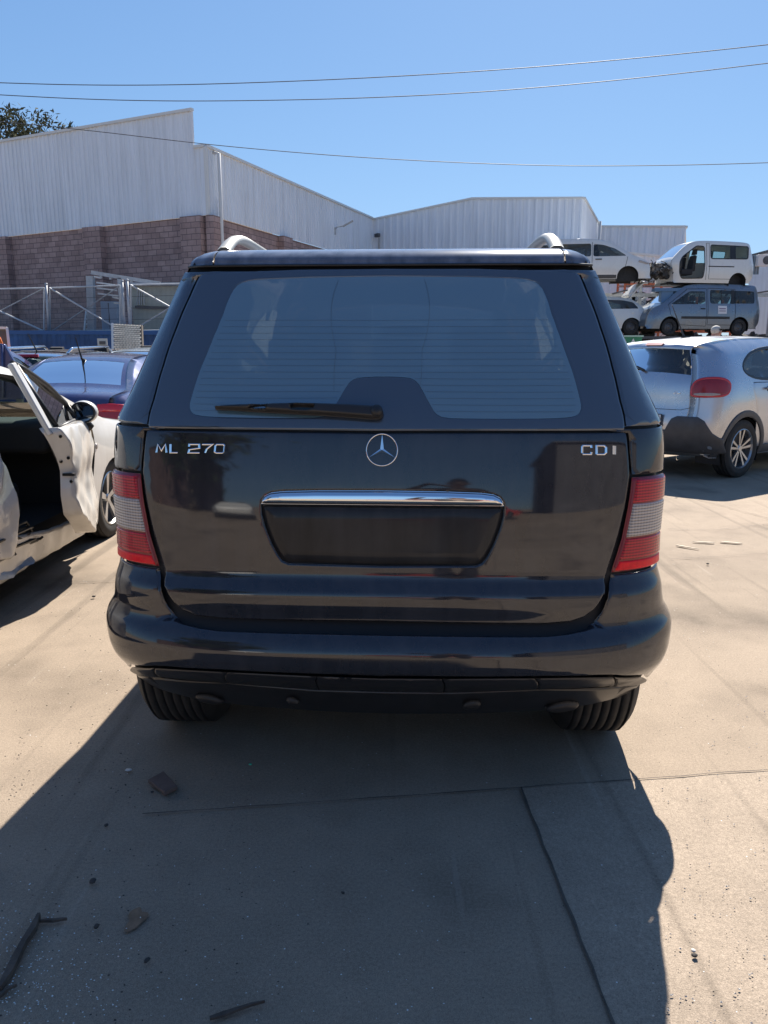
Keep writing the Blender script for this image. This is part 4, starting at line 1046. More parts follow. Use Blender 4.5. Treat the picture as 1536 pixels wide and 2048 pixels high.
# ================================================================== white wreck with its door open
def wnoise(p, f, s):
    from mathutils import noise
    return noise.noise(Vector((p[0] * f, p[1] * f, s)))
def white_wreck():
    X0 = -2.92
    r = thing('wrecked_car', 'white crashed hatchback with its crumpled front door hanging open at the left edge', 'car')
    top = [(-1.15, .3), (-1.22, .5), (-1.2, .85), (-1.1, 1.0), (-.8, 1.30), (-.4, 1.37), (.4, 1.385), (1.2, 1.37), (1.65, 1.28), (2.45, .93), (2.6, .90), (3.2, .82), (3.42, .70), (3.46, .5), (3.42, .26)]
    top = [(y + 3.35 - 0, z) for y, z in top]
    AXF = 5.80
    c = Car(r, top, [(.1, .82), (.25, .85), (.5, .87), (.75, .875), (.9, .85), (1.05, .78), (1.25, .68), (1.4, .58)], bottom=.17, arches=((AXF, .345), (3.33, .34)), Re=.28, Rr=.10, cs=.08)
    op = round_poly([(4.10, .34), (4.05, .9), (4.12, 1.26), (4.45, 1.29), (4.85, 1.24), (5.35, 1.02), (5.45, .93), (5.40, .60), (5.26, .36), (5.0, .30), (4.3, .30)], 1)
    winl = round_poly([(3.2, .98), (4.0, .98), (4.0, 1.26), (3.3, 1.24)], 1); winl2 = round_poly([(4.1, .98), (5.25, .96), (4.8, 1.22), (4.1, 1.27)], 1)
    rdoor = [(3.2, .36), (4.02, .34), (4.0, .96), (3.15, .96)]
    w1, w0 = c.idx(4.85, 1.31), c.idx(5.62, .98)
    c.body(M['white_dirty'], side_holes={1: [op, winl, rdoor], -1: [winl, winl2]}, strip_glass=[(w1, w0, .08)], sides=(1, -1))
    # crushed rear door
    def crum(fn, amp, sd, fr=4.5):
        def f(p):
            pos, n = fn(p); d = np.array([wnoise(a, fr * .7, sd) * amp * .7 + (.35 - abs(wnoise((a[0] * 1.6, a[1] * .8), fr, sd + 3))) * amp * 1.3 + abs(wnoise((a[0], a[1] * 1.7), fr * 2.3, sd + 9)) * amp * .4 for a in p]); return pos + n * d[:, None], n
        return f
    f1 = c.side_fn(1)
    rd = mapped_panel('rear_door', [(3.1, .34), (4.08, .30), (4.14, .55), (4.12, .80), (4.03, .98), (3.1, .99)], [], crum(lambda p: ((lambda a: (a[0] + np.array([.03, 0, 0]), a[1]))(f1(p))), .040, 1.0), M['white_dirty'], r, step=.035, edge=.02, analytic=False)
    mapped_panel('crumpled_sill', [(3.0, .16), (5.3, .16), (5.25, .30), (4.6, .33), (4.1, .40), (3.0, .40)], [], crum(lambda p: ((lambda a: (a[0] + np.array([.015, 0, 0]), a[1]))(f1(p))), .014, 5.0, 3), M['white_dirty'], r, step=.04, edge=.02, analytic=False)
    c.strip_patch('windshield', w1, w0, .08, glass('windscreen_green', (.50, .66, .60), 1.5, base=.05, dust=.10))
    # inner door frame, dark cabin
    MB().tube([(.80, 4.12, .36), (.80, 4.08, .9), (.70, 4.12, 1.24), (.60, 4.5, 1.30), (.62, 4.85, 1.24), (.70, 5.3, 1.0)], .035, 6).build('door_seal', M['plastic'], r, True)
    MB().box((0, 4.5, .30), (1.5, 2.3, .08)).box((0, 5.42, .62), (1.5, .08, .62)).build('cabin_floor', M['interior'], r)
    MB().box((0, 5.25, .84), (1.4, .42, .22)).build('dashboard', M['interior'], r, bevel=.05)
    for x in (-.36, .36): seat(r, (x, 4.35, .36), .48, name='front_seat', h=.55)
    for x in (-.4, .4): seat(r, (x, 3.5, .40), .48, name='rear_seat', h=.5)
    MB().lathe([(-.015, .16), (0, .18), (.015, .16), (0, .145)], (-.36, 4.95, .88), 'Y', 24, closed=True).build('steering_wheel', M['interior'], r)
    # air bag hanging in the opening
    ab = MB(); ab.blob((.66, 4.12, 1.08), (.10, .20, .19), 22, 16, .0)
    ab.v = [v + Vector((wnoise((v.y, v.z), 9, 2) * .05, wnoise((v.x * 5 + v.y, v.z * 3), 7, 4) * .05, wnoise((v.y, v.x), 8, 9) * .04)) for v in ab.v]
    ab.build('air_bag', mat('airbag_cloth', (.72, .76, .76), .8, noise=(9, .2)), r, True)
    sh = MB(); n = 12
    for i in range(n):
        for j in range(n):
            u, v = i / (n - 1), j / (n - 1); sh.v.append(Vector((.72 + .16 * v + .03 * wnoise((u, v), 5, 1), 3.6 + .75 * u, .40 - .20 * v + .05 * wnoise((u, v), 4, 8))))
    sh.f = [(i * n + j, i * n + j + 1, (i + 1) * n + j + 1, (i + 1) * n + j) for i in range(n - 1) for j in range(n - 1)]
    sh.build('torn_liner', mat('blue_film', (.30, .38, .48), .35, noise=(7, .3)), r, True)
    mb = MB(); 
    for _ in range(14): mb.tube([(random.uniform(.80, .90), random.uniform(3.7, 4.5), random.uniform(.30, .44)) for _ in range(3)], .008, 5)
    mb.build('torn_trim', M['plastic'], r)
    # the door, hinged at its front edge
    TH = R_(14); H = Vector((.86, 5.36, 0))
    def dmap(s_, z, o=0):
        s_ = s_ * .93
        W = float(c.W(z)) - .87; d = Vector((math.sin(TH), -math.cos(TH), 0)); nn = Vector((math.cos(TH), math.sin(TH), 0))
        return H + d * s_ + nn * (W + .02 + o + .05 * math.sin(max(0, min(1, s_ / 1.15)) * math.pi)) + Vector((0, 0, z))
    def dfn(o, am):
        def f(p):
            pos = []
            for s_, z in p:
                q = am * (wnoise((s_, z), 2.2, 11) * .5 + (.3 - abs(wnoise((s_ * 1.5 + z * .4, z * .5), 3.4, 3))) * 1.3 + .45 * abs(wnoise((s_ * .7 - z, z), 6, 5)))
                k = math.exp(-((z - .60) / .14) ** 2) * -.03 * (1 if am else 0)
                pos.append(dmap(s_, z, o + q + k))
            n = np.tile([math.cos(TH), math.sin(TH), 0.], (len(p), 1)); return np.array([tuple(a) for a in pos]), n
        return f
    dp = [(.02, .95), (0, .70), (.02, .42), (.10, .34), (.40, .285), (.66, .27), (.78, .33), (1.02, .46), (1.06, .58), (1.04, .72), (1.10, .85), (1.16, .98), (.6, .97)]
    door = mapped_panel('front_door', dp, [], dfn(0, .036), M['white_dirty'], r, step=.03, edge=.012, analytic=False, label=None) if False else mapped_panel('front_door', dp, [], dfn(0, .036), M['white_dirty'], r, step=.03, edge=.012, analytic=False)
    # shut face and inner skin
    q = resample(dp, .06); f0 = dfn(0, .036)(q)[0]; mb = MB(); n = len(q); fin = [dmap(a, b, -.10) for a, b in inset(q, .0)] if False else [dmap(a, b, -.10) for a, b in q]
    mb.add([Vector(a) - Vector((.012, .0, 0)) for a in f0] + fin, [(i, (i + 1) % n, n + (i + 1) % n, n + i) for i in range(n)]); mb.build('shut_face', M['white_dirty'], door, True)
    mb = MB(); qi = inset(np.array(dp), .04); mb.add([dmap(a, b, -.11) for a, b in qi], [tuple(range(len(qi)))]); mb.build('door_card', M['plastic_grey'], door)
    mb = MB()
    for z, a in ((.93, .03), (.80, .015), (.78, -.03), (.66, .01)):
        ss = float(np.interp(z, [.46, .58, .72, .85, .98], [1.02, 1.06, 1.04, 1.10, 1.16])); c0 = dmap(ss + .004, z, -.05 + a); MB().lathe([(-.004, .009), (.002, .009), (.003, .0)], c0, 'Y', 12).build('latch_hole', M['ml_black'], door)
    mb.box(dmap(1.05, .70, -.05), (.07, .02, .014)); mb.build('latch_slot', M['ml_black'], door)
    fr = MB(); ap = (1.13, 1.335); pts = [(1.15, .97), ap]; up = [dmap(1.13, .97, -.05), dmap(1.13, 1.15, -.04), dmap(1.12, 1.335, -.03)]
    fr.bar(up[0] - Vector((0, 0, .03)), up[2], .034, .06, up=(0, 1, 0))
    fr.build('window_frame', M['white_dirty'], door, bevel=.01)
    fr = MB(); top_ = [dmap(1.10, 1.335, -.03), dmap(.95, 1.30, -.04), dmap(.7, 1.20, -.04), dmap(.45, 1.08, -.04), dmap(.22, .97, -.04)]
    fr.tube(top_, .018, 6); fr.tube([dmap(1.08, 1.32, -.03), dmap(1.08, .98, -.03)], .016, 6); fr.tube([dmap(1.1, .975, -.02), dmap(.2, .965, -.02)], .012, 6); fr.tube([dmap(.42, 1.07, -.03), dmap(.42, .98, -.03)], .010, 6)
    fr.build('window_rubber', M['plastic'], door, True)
    MB().add(top_ + [dmap(1.08, .97, -.04)], [tuple(range(6))]).build('window_glass', glass('dark_side_glass', (.22, .27, .27), 1.6, base=.06, dust=.04), door)
    mc_ = dmap(.36, 1.01, .02); mb = MB(); mb.blob(mc_ + Vector((0, .045, 0)), (.088, .085, .075), 20, 12); mb.v = [v if v.y > mc_.y else Vector((v.x, mc_.y, v.z)) for v in mb.v]
    shell = mb.build('door_mirror', M['white'], door, True)
    def egg(k): return [(mc_ + Vector((math.cos(a) * .082 * k * (1.1 if math.cos(a) > 0 else .9), -.004, math.sin(a) * .068 * k))) for a in np.linspace(0, 2 * math.pi, 28, endpoint=False)]
    MB().add(egg(1.03), [tuple(range(28))]).build('mirror_rim', M['plastic'], door)
    MB().add([p + Vector((0, -.004, 0)) for p in egg(.87)], [tuple(range(28))]).build('mirror_glass', M['mirror'], door)
    MB().tube([mc_ + Vector((-.02, .03, -.05)), dmap(.30, .90, .02)], [.035, .028], 8).build('mirror_arm', M['plastic'], door, True)
    wheel(r, (.74, AXF, .30), r=.30, wd=.19, side=1, style='five', rr=.205); wheel(r, (-.74, AXF, .30), r=.30, wd=.19, side=-1, rr=.205); wheel(r, (-.74, 3.33, .30), r=.30, wd=.19, side=-1, rr=.205); wheel(r, (.74, 3.33, .30), r=.30, wd=.19, side=1, rr=.205)
    c.liners()
    c.side_patch('indicator', circ_poly((5.45, .74), .022, 12), M['lens_clear'], sides=(1,), off=.008, edge=.01, step=.02)
    for o in descend(r):
        if o.type == 'MESH': o.data.transform(Matrix.Translation((0, -3.35, 0)))
    place(r, X0, 3.35, 0); return r
white_wreck()
# ================================================================== sheds
def cladding(name, col=(.52, .55, .60)):
    """trapezoidal sheet: shallow ribs in the bump, faint rust-brown run marks"""
    m = mat(name, col, .45); n = m.node_tree.nodes; l = m.node_tree.links; b = n['Principled BSDF']
    tc = n.new('ShaderNodeTexCoord'); mp = n.new('ShaderNodeMapping'); mp.inputs['Scale'].default_value = (2.2, 2.2, .16); l.new(tc.outputs['Object'], mp.inputs[0])
    t = n.new('ShaderNodeTexNoise'); t.inputs['Scale'].default_value = 1.5; t.inputs['Detail'].default_value = 8; t.inputs['Roughness'].default_value = .7; l.new(mp.outputs[0], t.inputs['Vector'])
    r = n.new('ShaderNodeValToRGB'); r.color_ramp.elements[0].position = .36; r.color_ramp.elements[1].position = .62
    r.color_ramp.elements[0].color = (col[0] * .90, col[1] * .895, col[2] * .88, 1); r.color_ramp.elements[1].color = (col[0] * 1.06, col[1] * 1.06, col[2] * 1.05, 1)
    l.new(t.outputs[0], r.inputs[0]); l.new(r.outputs[0], b.inputs['Base Color']); return m
M['clad'] = cladding('white_cladding', (.74, .78, .84)); M['flash'] = mat('roof_flashing', (.66, .66, .64), .45)
def block_mat():
    m = bpy.data.materials.new('split_block_wall'); m.use_nodes = True; n = m.node_tree.nodes; l = m.node_tree.links; b = n['Principled BSDF']
    tc = n.new('ShaderNodeTexCoord'); br = n.new('ShaderNodeTexBrick'); l.new(tc.outputs['UV'], br.inputs['Vector'])
    br.inputs['Scale'].default_value = 1; br.inputs['Brick Width'].default_value = .46; br.inputs['Row Height'].default_value = .22; br.inputs['Mortar Size'].default_value = .014
    br.inputs['Color1'].default_value = (.31, .215, .20, 1); br.inputs['Color2'].default_value = (.42, .30, .275, 1); br.inputs['Mortar'].default_value = (.17, .125, .12, 1); br.inputs['Bias'].default_value = -.1
    t = n.new('ShaderNodeTexNoise'); t.inputs['Scale'].default_value = 1.2; t.inputs['Detail'].default_value = 9; t.inputs['Roughness'].default_value = .75; l.new(tc.outputs['UV'], t.inputs['Vector'])
    mr = n.new('ShaderNodeMapRange'); mr.inputs[1].default_value = .3; mr.inputs[2].default_value = .7; mr.inputs[3].default_value = .7; mr.inputs[4].default_value = 1.25; l.new(t.outputs[0], mr.inputs[0])
    v = n.new('ShaderNodeVectorMath'); v.operation = 'SCALE'; l.new(br.outputs[0], v.inputs[0]); l.new(mr.outputs[0], v.inputs['Scale']); l.new(v.outputs[0], b.inputs['Base Color'])
    b.inputs['Roughness'].default_value = .9
    bp = n.new('ShaderNodeBump'); bp.inputs['Strength'].default_value = .5; bp.inputs['Distance'].default_value = .02; l.new(br.outputs['Fac'], bp.inputs['Height']); bp.invert = True; l.new(bp.outputs[0], b.inputs['Normal'])
    return m
M['block'] = block_mat()
def wall_quad(name, a, b, z0a, z1a, z0b, z1b, m, parent, uv=True):
    """flat wall a->b (2D), bottoms/tops per end, with metric UVs"""
    a = Vector((a[0], a[1], 0)); b = Vector((b[0], b[1], 0)); L = (b - a).length
    o = mesh_obj(name, [a + Vector((0, 0, z0a)), b + Vector((0, 0, z0b)), b + Vector((0, 0, z1b)), a + Vector((0, 0, z1a))], [(0, 1, 2, 3)], m, parent)
    u = o.data.uv_layers.new(name='UVMap')
    for i, c in enumerate([(0, z0a), (L, z0b), (L, z1b), (0, z1a)]): u.data[i].uv = c
    return o
def clad_wall(name, a, b, z0a, z1a, z0b, z1b, parent, pitch=.25, dep=.045, mid=None):
    """real ribbed sheet between two ends; mid=(t,z) adds a break in the roof line; ribs stand out to the right of a->b"""
    a = Vector((a[0], a[1], 0)); b = Vector((b[0], b[1], 0)); L = (b - a).length; d = (b - a) / L; nn = Vector((d.y, -d.x, 0))
    n = max(1, int(L / pitch)); vs = []; fs = []
    prof = [(0, 0), (.55, 0), (.66, 1), (.88, 1), (1, 0)]
    xs = [((i + p) * L / n, h) for i in range(n) for p, h in prof[:-1]] + [(L, 0)]
    def top(t):
        if mid and t < mid[0]: return z1a + (mid[1] - z1a) * t / mid[0]
        if mid: return mid[1] + (z1b - mid[1]) * (t - mid[0]) / (1 - mid[0])
        return z1a + (z1b - z1a) * t
    for x, h in xs:
        t = x / L; p = a + d * x + nn * (h * dep); vs += [p + Vector((0, 0, z0a + (z0b - z0a) * t)), p + Vector((0, 0, top(t)))]
    for i in range(len(xs) - 1): fs.append((2 * i, 2 * i + 2, 2 * i + 3, 2 * i + 1))
    o = mesh_obj(name, vs, fs, M['clad'], parent)
    ts = [0] + ([mid[0]] if mid else []) + [1]; mb = MB()
    for t0, t1 in zip(ts[:-1], ts[1:]):
        mb.bar(a + d * L * t0 + nn * .03 + Vector((0, 0, top(t0) + .03)), a + d * L * t1 + nn * .03 + Vector((0, 0, top(t1) + .03)), .16, .10)
    mb.build('roof_flashing', M['flash'], o); return o
def XY(px, py, Y): q = P(px, py, Y); return (q.x, q.y)
def zat(px, py, x, y):
    """height seen at pixel row py above the ground point x,y"""
    d = ray(px, py); t = y / d.y; return CAMZ + d.z * t
# --- left shed
W1 = thing('warehouse', 'warehouse with brown block base, white ribbed cladding and a stepped gable on the left', 'warehouse')
Cn = (P(416, 430, 32).x, 32.0); dl = Vector((-.90, .44)).normalized(); dr_ = Vector((.345, .939))
Lf = (Cn[0] + dl.x * 22, Cn[1] + dl.y * 22); Rt = (Cn[0] + dr_.x * 19.4, Cn[1] + dr_.y * 19.4)
def at_px(px, o, d, py=470):
    """point of the vertical plane o + t d seen in column px (rows are nearly irrelevant)"""
    q_ = ray(px, py); k = q_.x / q_.y
    t = (k * o[1] - o[0]) / (d.x - k * d.y); return t
def zz(px, py, t, o, d): return zat(px, py, o[0] + d.x * t, o[1] + d.y * t)
tc = 0; zb_c = zz(411, 430, 0, Cn, dl); t0 = at_px(0, Cn, dl, 475); zb_l = zz(0, 475, t0, Cn, dl); t0b = at_px(0, Cn, dl, 285); zt_l = zz(0, 285, t0b, Cn, dl); tp = max(.4, at_px(386, Cn, dl, 225)); zt_p = zz(386, 221, tp, Cn, dl)
zstep = zz(394, 293, 0, Cn, dl); 
def pt(o, d, t): return (o[0] + d.x * t, o[1] + d.y * t)
slb = (zb_l - zb_c) / t0; slt = (zt_l - zt_p) / (t0b - tp); TL = 26
clad_wall('gable_cladding', pt(Cn, dl, TL), pt(Cn, dl, tp), zb_c + slb * TL, zt_p + slt * (TL - tp), zb_c + slb * tp, zt_p, W1)
clad_wall('gable_cladding', pt(Cn, dl, tp), Cn, zb_c + slb * tp, zstep, zb_c, zstep, W1)
t1 = at_px(745, Cn, dr_, 438); ze_r = zz(745, 438, t1, Cn, dr_); zb_r = zb_c + (zz(636, 494, at_px(636, Cn, dr_), Cn, dr_) - zb_c) * t1 / at_px(636, Cn, dr_)
RE = pt(Cn, dr_, t1)
clad_wall('side_cladding', Cn, RE, zb_c, zstep, zb_r, ze_r, W1)
def shift(p, d, s): return (p[0] + d[0] * s, p[1] + d[1] * s)
nL = Vector((-dl.y, dl.x)) * -1  # outward of the gable, towards the camera
nL = Vector((-.44, -.90)).normalized(); nR = Vector((.939, -.345))
wall_quad('block_wall', shift(pt(Cn, dl, TL), nL, -.05), shift(Cn, nL, -.05), -1, zb_c + slb * TL, -1, zb_c, M['block'], W1)
wall_quad('block_wall', shift(Cn, nR, -.05), shift(RE, nR, -.05), -1, zb_c, -1, zb_r, M['block'], W1)
def pilaster(o, d, n, t, wd=.75, dep=.28, zt=None):
    mb = MB(); c = Vector((*pt(o, d, t), 0)); d3 = Vector((d.x, d.y, 0)); n3 = Vector((n[0], n[1], 0)); z1 = zt
    p = [c - d3 * wd / 2 - n3 * .05, c + d3 * wd / 2 - n3 * .05, c + d3 * wd / 2 + n3 * dep, c - d3 * wd / 2 + n3 * dep]
    o_ = mesh_obj('pilaster', [v + Vector((0, 0, -1)) for v in p] + [v + Vector((0, 0, z1)) for v in p], [(0, 1, 5, 4), (1, 2, 6, 5), (2, 3, 7, 6), (3, 0, 4, 7), (4, 5, 6, 7)], M['block'], W1)
    u = o_.data.uv_layers.new(name='UVMap'); k = 0
    for poly in o_.data.polygons:
        for li in poly.loop_indices:
            v = o_.data.vertices[o_.data.loops[li].vertex_index].co; u.data[li].uv = ((v - c).dot(d3) + (v - c).dot(n3), v.z)
for px in (390, 192, 5): t = at_px(px, Cn, dl); pilaster(Cn, dl, nL, t, wd=1.0, zt=zb_c + slb * t - .02)
for px in (425, 566): t = at_px(px, Cn, dr_); pilaster(Cn, dr_, nR, t, wd=.9 if px > 500 else .7, zt=zb_c + (zb_r - zb_c) * t / t1 - .02)
# roof behind the gable
zlow = zstep - .35
mesh_obj('roof', [Vector((*shift(pt(Cn, dl, TL), dr_, .3), zlow)), Vector((*shift(Cn, dr_, .3), zlow)), Vector((*RE, ze_r - .35)), Vector((*shift(pt(Cn, dl, TL), dr_, 19), ze_r - .35))], [(0, 1, 2, 3)], M['flash'], W1)
# corner flashing and drainpipe
mb = MB(); mb.box((Cn[0] + .02, Cn[1] - .02, (zb_c + zstep) / 2), (.12, .12, zstep - zb_c), R_(-22)); mb.build('corner_trim', M['flash'], W1)
tdp = at_px(428, Cn, dr_, 400); q = Vector((*shift(pt(Cn, dr_, tdp), nR, .30), 0)); zd = zz(424, 308, tdp, Cn, dr_)
mb = MB(); mb.tube([q + Vector((-.25, .1, zd + .05)), q + Vector((0, 0, zd)), q + Vector((0, 0, zb_c - .3)), q + Vector((0, 0, .5))], .07, 8)
mb.tube([q + Vector((-.5, .0, zb_c + .25)), q + Vector((-.4, 0, zb_c - .05)), q + Vector((0, 0, zb_c - .25))], .07, 8); mb.build('drainpipe', M['pale_pipe'] if 'pale_pipe' in M else M['flash'], W1, True)
rebase(W1, (Cn[0], Cn[1], 0))
# street lamp arm on the shed and a small camera
tl = at_px(668, Cn, dr_); zl = zz(668, 462, tl, Cn, dr_); o_ = Vector((*shift(pt(Cn, dr_, tl), nR, .06), zl))
lamp = thing('wall_lamp', 'small wall lamp on a bent arm fixed to the white side cladding', 'lamp')
e = P(690, 451, o_.y - .6); MB().box(o_, (.12, .12, .35)).tube([o_, o_ + Vector((.1, -.1, .18)), e], .03, 6).build('lamp_arm', M['steel'], lamp)
MB().box(e + (e - o_).normalized() * .25 + Vector((0, 0, .02)), (.62, .2, .08), Matrix.Rotation(R_(-28), 3, 'Y')).build('lamp_head', M['steel'], lamp, bevel=.03); rebase(lamp, o_)
# --- far shed
dF = Vector((.93, -.37)).normalized(); W2 = thing('warehouse', 'far white shed with a flat-topped gable behind the dark car', 'warehouse')
F0 = RE; tA = at_px(945, F0, dF, 398); tB = at_px(1167, F0, dF, 397); zA = zz(945, 398, tA, F0, dF); zB = zz(1167, 397, tB, F0, dF); z0 = zz(747, 440, 0, F0, dF)
PB = pt(F0, dF, tB); clad_wall('gable_cladding', F0, PB, 0, z0, 0, zB, W2, mid=(tA / tB, zA), pitch=.4)
dG = Vector((.37, .93)).normalized(); tC = at_px(1199, PB, dG, 453); zC = zz(1199, 453, tC, PB, dG); PC2 = pt(PB, dG, tC)
clad_wall('side_cladding', PB, PC2, 0, zB, 0, zC, W2, pitch=.4)
mb = MB(); qq = pt(PB, dG, tC * .8); mb.tube([(qq[0] + .2, qq[1] - .1, 0), (qq[0] + .2, qq[1] - .1, zB + (zC - zB) * .8)], .08, 6); mb.build('drainpipe', M['flash'], W2, True)
mesh_obj('roof', [(*F0, z0 - .1), (*pt(F0, dF, tA), zA - .1), (*shift(pt(F0, dF, tA), dG, 20), zA - .1), (*shift(F0, dG, 20), z0 - .1), (*PB, zB - .1), (*shift(PB, dG, tC), zC - .1), (*shift(PB, dG, 20), zC - .1), (*shift(pt(F0, dF, tA), dG, 20), zA - .1)], [(0, 1, 2, 3), (1, 4, 5, 6, 7)], M['flash'], W2)
rebase(W2, (*PB, 0))
sec = thing('security_camera', 'small camera on a bracket high on the far white shed', 'camera'); tq = at_px(758, F0, dF); zq = zz(758, 472, tq, F0, dF); o_ = Vector((*pt(F0, dF, tq), zq)) + Vector((-.1, -.3, 0))
MB().tube([o_ + Vector((.1, .3, -.9)), o_ + Vector((.1, .05, -.05))], .05, 6).build('bracket', M['steel'], sec); MB().box(o_, (.22, .4, .2), R_(30)).build('camera_body', M['steel_dark'], sec, bevel=.03); rebase(sec, o_)
W3 = thing('warehouse', 'low white shed behind the stacked cars, rusty along its roof line', 'warehouse')
t3 = at_px(1372, PC2, dF, 454); z3 = zz(1372, 454, t3, PC2, dF); PD = pt(PC2, dF, t3)
clad_wall('front_cladding', PC2, PD, 0, zC - .02, 0, z3, W3, pitch=.4); clad_wall('side_cladding', PD, shift(PD, Vector((.2, .98)), 14), 0, z3, 0, z3 - 1.2, W3, pitch=.4)
tE0 = at_px(1195, shift(PC2, dF, -0), dF)
Ln = [pt((6.4, 42), Vector((.93, -.37)), 0)]
mesh_obj('roof', [(*PC2, zC - .1), (*PD, z3 - .1), (*shift(PD, dG, 14), z3 - 1.3), (*shift(PC2, dG, 14), zC - 1.3)], [(0, 1, 2, 3)], M['flash'], W3); rebase(W3, (*PD, 0))
# lean-to in front of it
W4 = thing('lean_to_shed', 'low ribbed lean-to with a sloping top behind the stacked vans', 'shed')
A4 = XY(1225, 500, 40); B4 = XY(1345, 515, 40); za = zat(1240, 502, *A4); zb = zat(1330, 516, *B4)
clad_wall('front_cladding', (A4[0] - 4, A4[1]), B4, 0, za + .3, 0, zb, W4, pitch=.4); clad_wall('side_cladding', B4, (B4[0] + .5, B4[1] + 5), 0, zb, 0, zb, W4, pitch=.4)
mesh_obj('roof', [(A4[0] - 4, A4[1], za + .25), (*B4, zb - .04), (B4[0] + .5, B4[1] + 5, zb - .04), (A4[0] - 3.5, A4[1] + 5, za + .25)], [(0, 1, 2, 3)], M['flash'], W4); rebase(W4, (*B4, 0))
# far right: site office with an air conditioner
W5 = thing('site_office', 'low white site office with shuttered window at the right edge behind the cars', 'building')
A5 = P(1502, 514, 48); B5 = P(1700, 513, 44); MB().box(((A5.x + B5.x) / 2, 46, A5.z / 2), (B5.x - A5.x, 4, A5.z)).build('wall', M['clad'], W5)
MB().box(((A5.x + B5.x) / 2, 45.9, A5.z + .06), (B5.x - A5.x + .3, 4.3, .12)).build('roof', M['steel_dark'], W5)
q = P(1505, 530, 43.96); f5 = MB().box((q.x, 43.97, q.z), (.75, .06, 1.0)).build('window', mat('shutter_blue', (.22, .30, .36), .5), W5); mb = MB()
for i in range(5): mb.bar((q.x - .3 + i * .15, 43.92, q.z - .48), (q.x - .3 + i * .15, 43.92, q.z + .48), .02)
mb.build('bars', M['steel_dark'], f5); rebase(W5, (A5.x, 44, 0))
ac = thing('air_conditioner', 'white air conditioner unit on the site office wall', 'air conditioner'); q = P(1529, 521, 43.7)
MB().box((q.x, 43.75, q.z), (.8, .3, .6)).build('casing', M['flash'], ac, bevel=.02); MB().lathe([(0, .22), (-.02, .22), (-.02, .001)], (q.x + .08, 43.6, q.z), 'Y', 20).build('fan_grille', M['steel_dark'], ac); rebase(ac, (q.x, 43.75, q.z))
# ================================================================== tree behind the left shed
def leaf_mat(name, col):
    m = mat(name, col, .9, noise=(.9, .45, 3), spec=.05); return m
def tree(root, c, crown, trunk_h, nclump, nleaf, m, size=.28, seed=1, rclump=.9):
    rnd_ = random.Random(seed); c = Vector(c); mb = MB(); tk = MB()
    tk.tube([c, c + Vector((.2, 0, trunk_h * .5)), c + Vector((.1, .1, trunk_h))], [.5, .38, .28], 9)
    base = c + Vector((.1, .1, trunk_h)); cl = []
    for i in range(nclump):
        while True:
            u = Vector((rnd_.uniform(-1, 1), rnd_.uniform(-1, 1), rnd_.uniform(-1, 1)))
            if u.length < 1 and u.length > .35: break
        p = c + Vector((0, 0, trunk_h + crown[2] * .75)) + Vector((u.x * crown[0], u.y * crown[1], u.z * crown[2])); cl.append(p)
        if i % 3 == 0:
            mid = base.lerp(p, .5) + Vector((rnd_.uniform(-.4, .4), rnd_.uniform(-.4, .4), rnd_.uniform(-.2, .5))); tk.tube([base, mid, p], [.16, .09, .03], 6)
        r = rclump * rnd_.uniform(.6, 1.25)
        for j in range(nleaf):
            d = Vector((rnd_.gauss(0, .5), rnd_.gauss(0, .5), rnd_.gauss(0, .38))) * r; q = p + d; s = size * rnd_.uniform(.5, 1.3)
            a = Vector((rnd_.uniform(-1, 1), rnd_.uniform(-1, 1), rnd_.uniform(-1.2, .2))).normalized(); b = a.cross(Vector((rnd_.uniform(-1, 1), rnd_.uniform(-1, 1), rnd_.uniform(-1, 1)))).normalized()
            k = len(mb.v); mb.v += [q - a * s, q + b * s * .3, q + a * s, q - b * s * .3]; mb.f.append((k, k + 1, k + 2, k + 3))
    tk.build('trunk', mat('bark', (.16, .13, .10), .9, noise=(3, .3)), root, True); mb.build('crown', m, root)
t_ = thing('eucalyptus_tree', 'tall dark tree showing above the left warehouse roof', 'tree')
tq = P(45, 300, 62); tree(t_, (0, 0, 0), (5.6, 4.4, 2.6), tq.z - 2.2, 84, 130, leaf_mat('eucalyptus_leaf', (.085, .085, .05)), size=.24, rclump=1.0); t_.location = (tq.x - .8, 62, 0)
# ================================================================== wires
wm = mat('cable', (.03, .035, .05), .6)
def cable(pts, Y, label, r=.012):
    q = [P(a, b, Y) for a, b in pts]; q = [Vector(v) for v in chaikin([tuple(v) for v in q], 3)]
    o = MB().tube(q, r, 5).build('overhead_cable', wm); tag(o, label, 'cable', 'overhead cables'); rebase_mesh(o, q[0])
cable([(-2600, 20), (-700, 140), (0, 166), (200, 171), (420, 169), (768, 155), (1100, 133), (1536, 91), (2200, 10)], 24, 'topmost overhead cable crossing the blue sky')
cable([(-2600, 60), (-700, 150), (0, 190), (200, 200), (420, 203), (768, 196), (1100, 175), (1536, 128), (2200, 40)], 24.5, 'second overhead cable just below the topmost one')
cable([(-1800, 40), (-300, 215), (150, 257), (393, 287), (600, 306), (768, 318), (1000, 329), (1200, 333), (1536, 327), (2100, 300)], 27, 'lowest overhead cable passing in front of the left warehouse')
